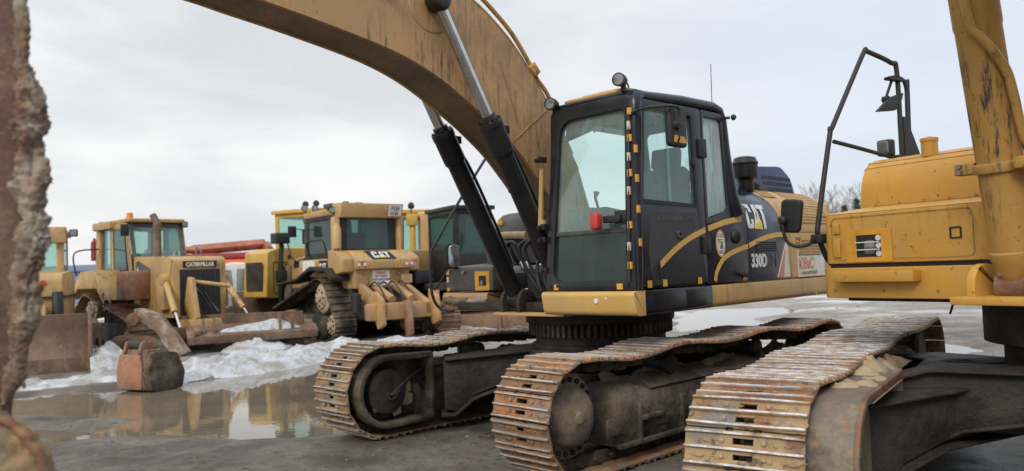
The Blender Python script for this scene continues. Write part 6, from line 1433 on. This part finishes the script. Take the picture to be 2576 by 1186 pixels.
    b = MB(); b.prism([(-.4, .05), (-.5, .48), (-.42, .48), (-.34, .12), (.34, .12), (.42, .48), (.5, .48), (.4, .05)], -L/2, L/2, 'x'); b.build('channel', 'rustred', R, .01)
    b = MB()
    for k in (.78, .3): b.box(-L/2+L*k, -L/2+L*k+.05, -.53, -.47, .02, .52)
    b.each('rib', 'rust', R)
scrap()

# pale tank behind the yellow excavator
p = px(2590, 600, 13)
R = thing('storage_tank', 'pale grey rounded tank top behind the yellow excavator', 'tank', (p.x+.15, 13, 0))
b = MB(); b.lathe((0, 0, 0), (0, 0, 1), [(0, .5), (1.9, .5), (2.3, .8), (2.7, 1.05), (3.1, 1.10), (3.4, .92), (3.52, .62), (3.56, .2)], 48); b.build('shell', paint('pale tank', (.50, .50, .48), (.42, .42, .40), dusty=.4, streak=.4), R)
b = MB(); b.lathe((0, 0, 3.54), (0, 0, 1), [(0, .18), (.08, .18), (.09, .1)], 20); b.build('lid', 'grey', R)

# ---------------------------------------------------------------- foreground bucket caked in mud
def fore_bucket():
    Y = 2.2
    def W(x, y, Yd=Y): q = px(x, y, Yd); return Vector((q.x, 0, q.z))
    R = thing('digging_bucket', 'upright rusty steel bucket caked with grey dried mud, nearest at the left edge', 'bucket', (W(-120, 700).x, Y, 0), 0)
    ox = R.location.x
    ed = [(42, -60), (44, 60), (50, 200), (48, 330), (60, 450), (62, 560), (40, 680), (28, 800), (22, 900), (8, 1000), (0, 1080)]
    pts = [(W(x, y).x-ox, W(x, y).z) for x, y in ed]
    b = MB(); out = [(-.55, pts[0][1]), (pts[0][0], pts[0][1])]+pts[1:]+[(-.55, pts[-1][1])]
    b.prism(out, 0, .05, 'y'); b.build('side_plate', 'plate', R, .006)
    b = MB(); b.prism([(-.55, pts[0][1]), (-.50, pts[0][1]), (-.50, pts[-1][1]), (-.55, pts[-1][1])], 0, 1.1, 'y'); b.build('back_plate', 'rust', R, .006)
    b = MB(); b.box(-.9, pts[-1][0], .02, 1.1, -.0, .10); b.build('lip', 'rust', R, .02)
    # mud crust: a dense displaced ridge along the edge
    crust = [(50, -60, 16, .3), (52, 60, 14, .3), (58, 150, 18, .5), (72, 220, 30, 1), (78, 300, 36, 1.2), (82, 380, 36, 1.3), (80, 470, 36, 1.3), (80, 540, 30, 1.3), (88, 600, 33, 1.3), (78, 660, 32, 1.2), (62, 740, 34, 1), (52, 830, 34, 1), (42, 900, 22, .8), (30, 960, 20, .5), (14, 1020, 12, .3)]
    K = smooth_path([(W(x, y).x-ox, 0, W(x, y).z) for x, y, _, _ in crust], 26); rr = []
    for i in range(len(crust)-1):
        for k in range(26): t = k/26; rr.append((crust[i][2]*(1-t)+crust[i+1][2]*t)/F_PX*Y)
    rr.append(crust[-1][2]/F_PX*Y); n = 72; vs = []
    for i, q in enumerate(K):
        for j in range(n):
            a = 2*pi*j/n; dr = Vector((cos(a), .8*sin(a), 0)); pos = q+dr*rr[i]
            f = noise.fractal(pos*11, .7, 2.3, 8); g = noise.noise(pos*26)+.8*abs(noise.noise(pos*60))+.5*noise.noise(pos*110); r = rr[i]*(.95+.85*f+.26*g); p_ = q+Vector((cos(a)*r, sin(a)*r*.8, .012*g))
            vs.append(p_)
    b = MB(); m = len(K); b.add(vs, [(i*n+j, i*n+(j+1) % n, (i+1)*n+(j+1) % n, (i+1)*n+j) for i in range(m-1) for j in range(n)]); b.build('mud_crust', 'mudcake', R, ang=80)
    # jutting clod
    for (x, y, r_) in ((104, 600, 17), (94, 645, 16), (60, 1000-30, 4)):
        q = W(x, y); b = MB(); vs = []; nn = 26
        for i in range(nn+1):
            for j in range(nn):
                th = pi*i/nn; a = 2*pi*j/nn; dv = Vector((sin(th)*cos(a), sin(th)*sin(a), cos(th)*1.6)); rr_ = r_/F_PX*Y*(1+.8*noise.fractal(dv*2.2+Vector((x, y, 0)), .8, 2.1, 6)); vs.append(Vector((q.x-ox, 0, q.z))+dv*rr_)
        b.add(vs, [(i*nn+j, i*nn+(j+1) % nn, (i+1)*nn+(j+1) % nn, (i+1)*nn+j) for i in range(nn) for j in range(nn)]); b.build('mud_clod', 'mudcake', R, ang=80)
    # worn round heel plate at the bottom, its rim chipped and crusted
    c = W(-60, 1245, Y+.05); r_ = 232/F_PX*Y; nr, na = 26, 150; vs = []
    for i in range(nr+1):
        for j in range(na):
            a = 2*pi*j/na; t = i/nr; rim = 1+.035*noise.fractal(Vector((cos(a)*9, sin(a)*9, 3)), .8, 2.1, 6)
            if t < .75: q = t/.75; rr_ = r_*q*rim*.985; y = -.03-.012*noise.fractal(Vector((cos(a)*q*5, sin(a)*q*5, 1)), .8, 2.1, 6)+(.02*max(0, q-.93)/.07)
            else: q = (t-.75)/.25; rr_ = r_*rim*(1+.012*sin(q*pi)); y = -.01+.03*q
            vs.append((c.x-ox+cos(a)*max(rr_, 1e-4), y, c.z+sin(a)*max(rr_, 1e-4)))
    b = MB(); b.add(vs, [(i*na+j, i*na+(j+1) % na, (i+1)*na+(j+1) % na, (i+1)*na+j) for i in range(nr) for j in range(na)]); b.build('heel_plate', 'rusttan', R, ang=60)
    P = [Vector((c.x-ox+cos(a)*r_*(1+.02*noise.fractal(Vector((cos(a)*9, sin(a)*9, 3)), .8, 2.1, 6)), -.03, c.z+sin(a)*r_*(1+.02*noise.fractal(Vector((cos(a)*9, sin(a)*9, 3)), .8, 2.1, 6)))) for a in [2*pi*k/160 for k in range(160)]]
    b = MB(); b.tube(P, [.014+.006*noise.noise(p_*40) for p_ in P], 10, closed=True); b.build('heel_rim', 'rust', R, ang=60)
fore_bucket()

# ---------------------------------------------------------------- bare trees on the right
def tree(x, y, h, seed, label, conifer=False):
    rnd = random.Random(seed)
    R = thing('conifer_tree' if conifer else 'birch_tree', label, 'tree', (x, y, 0), 0, 'row of far trees beyond the yard')
    b = MB()
    if conifer:
        b.tube([(0, 0, 0), (0, 0, h)], [.12, .02], 6); b.build('trunk', 'bark', R)
        b = MB(); 
        for k in range(900):
            z = h*(.15+.85*rnd.random()); w = (h-z)/h*1.25+.12; a = rnd.uniform(0, 2*pi); r = w*sqrt(rnd.random()); s = .16
            c = Vector((cos(a)*r, sin(a)*r, z-.25*r)); u = Vector((rnd.gauss(0, 1), rnd.gauss(0, 1), rnd.gauss(0, .4))).normalized()*s; v = u.cross(Vector((rnd.gauss(0, 1), rnd.gauss(0, 1), rnd.gauss(0, 1)))).normalized()*s*.5
            b.add([c-u-v, c+u-v*.2, c+u*.4+v], [(0, 1, 2)])
        b.build('crown', 'needle', R, smooth=False); return
    top = Vector((rnd.uniform(-.3, .3), 0, h)); b.tube([(0, 0, 0), top*.5+Vector((rnd.uniform(-.1, .1), 0, 0)), top], [.09, .05, .012], 6); b.build('trunk', 'birch', R)
    b = MB()
    def br(p, d, l, r, lev):
        q = p+d*l*.5+Vector((0, 0, .04*l)); e = q+(d+Vector((0, 0, .25))).normalized()*l*.5
        b.tube([p, q, e], [r, r*.7, r*.35], 3)
        if lev > 0:
            for k in range(5):
                t = rnd.uniform(.3, 1); s = p+(e-p)*t; dd = (d+Vector((rnd.gauss(0, .5), rnd.gauss(0, .5), rnd.uniform(.0, .7)))).normalized(); br(s, dd, l*rnd.uniform(.35, .6), r*.5, lev-1)
    for k in range(26):
        z = h*(.25+.72*k/26); a = rnd.uniform(0, 2*pi); l = (h-z)*.38+.5
        br(Vector((top.x*z/h, 0, z)), Vector((cos(a), sin(a), rnd.uniform(.6, 1.3))).normalized(), l, .018+.01*(1-z/h), 2)
    b.build('crown', 'twig', R)
MT['bark'] = plain('bark', (.10, .075, .055), .9); MT['birch'] = plain('birch bark', (.45, .42, .38), .8); MT['twig'] = plain('twigs', (.26, .21, .18), .9); MT['needle'] = plain('needles', (.055, .085, .035), .9)
TR = [(2035, 62, 7.2, 0, 'slim bare birch, leftmost of the far row'), (2062, 64, 7.6, 0, 'bare birch with a pale trunk, second from the left of the row'), (2083, 60, 6.2, 0, 'short bare birch in the gap left of the conifer'), (2106, 66, 7.4, 0, 'tall bare birch just left of the dark conifer'),
      (2128, 58, 5.4, 1, 'dark green conifer among the bare birches'), (2140, 68, 7.6, 0, 'bare birch rising behind the conifer'), (2160, 60, 6.0, 1, 'lower dark conifer at the right of the row'), (2172, 66, 7.6, 0, 'bare birch beside the yellow casing, rightmost visible'), (1998, 63, 5.0, 1, 'small conifer at the left end of the birch row'), (2020, 66, 6.6, 0, 'thin bare birch between the engine hood and the leftmost birch'), (2150, 74, 7.0, 0, 'faint far birch between the two conifers'), (2092, 74, 6.6, 0, 'faint far birch behind the gap left of the dark conifer'), (2050, 56, 3.6, 1, 'low scrubby conifer under the left birches'), (2110, 56, 3.9, 1, 'low bushy conifer at the foot of the tall birch'), (2180, 58, 4.6, 1, 'dark conifer touching the yellow casing'), (2195, 64, 7.2, 0, 'bare birch partly hidden by the yellow excavator tank')]
for i, (X_, Y_, h_, con, lb) in enumerate(TR):
    p = px(X_, 600, Y_); tree(p.x, Y_, h_, 40+i, lb, con)

# ---------------------------------------------------------------- loose stones and lumps of mud on the yard
b = MB(); rnd = random.Random(4)
for k in range(1500):
    if k < 900: x, y = rnd.uniform(-5, 3.5), rnd.uniform(4.2, 9.0)
    else: x, y = rnd.uniform(-12, 14), rnd.uniform(9, 26)
    if sdf(x, y, PUD) < .15 or sdf(x, y, PUD2) < .1: continue
    r = rnd.uniform(.004, .013)*(1 if rnd.random() < .88 else 2.6)*(1 if y < 9 else 2.2); z = ground_z(x, y)+r*.2; a0 = rnd.uniform(0, 6)
    ring = [Vector((x+cos(a0+j*pi/3)*r*rnd.uniform(.7, 1.2), y+sin(a0+j*pi/3)*r*rnd.uniform(.7, 1.2), z-r*.3)) for j in range(6)]
    b.add(ring+[Vector((x+rnd.uniform(-.3, .3)*r, y, z+r*rnd.uniform(.5, .9)))], [(j, (j+1) % 6, 6) for j in range(6)])
MT['stone'] = rusty('stones', a=(.14, .12, .10), c2=(.07, .06, .052), mud=(.24, .22, .19), muda=.6, sc=2)
o = b.build('gravel', 'stone'); o['kind'] = 'stuff'; tag(o, 'small loose stones and lumps of mud scattered on the wet yard', 'gravel')
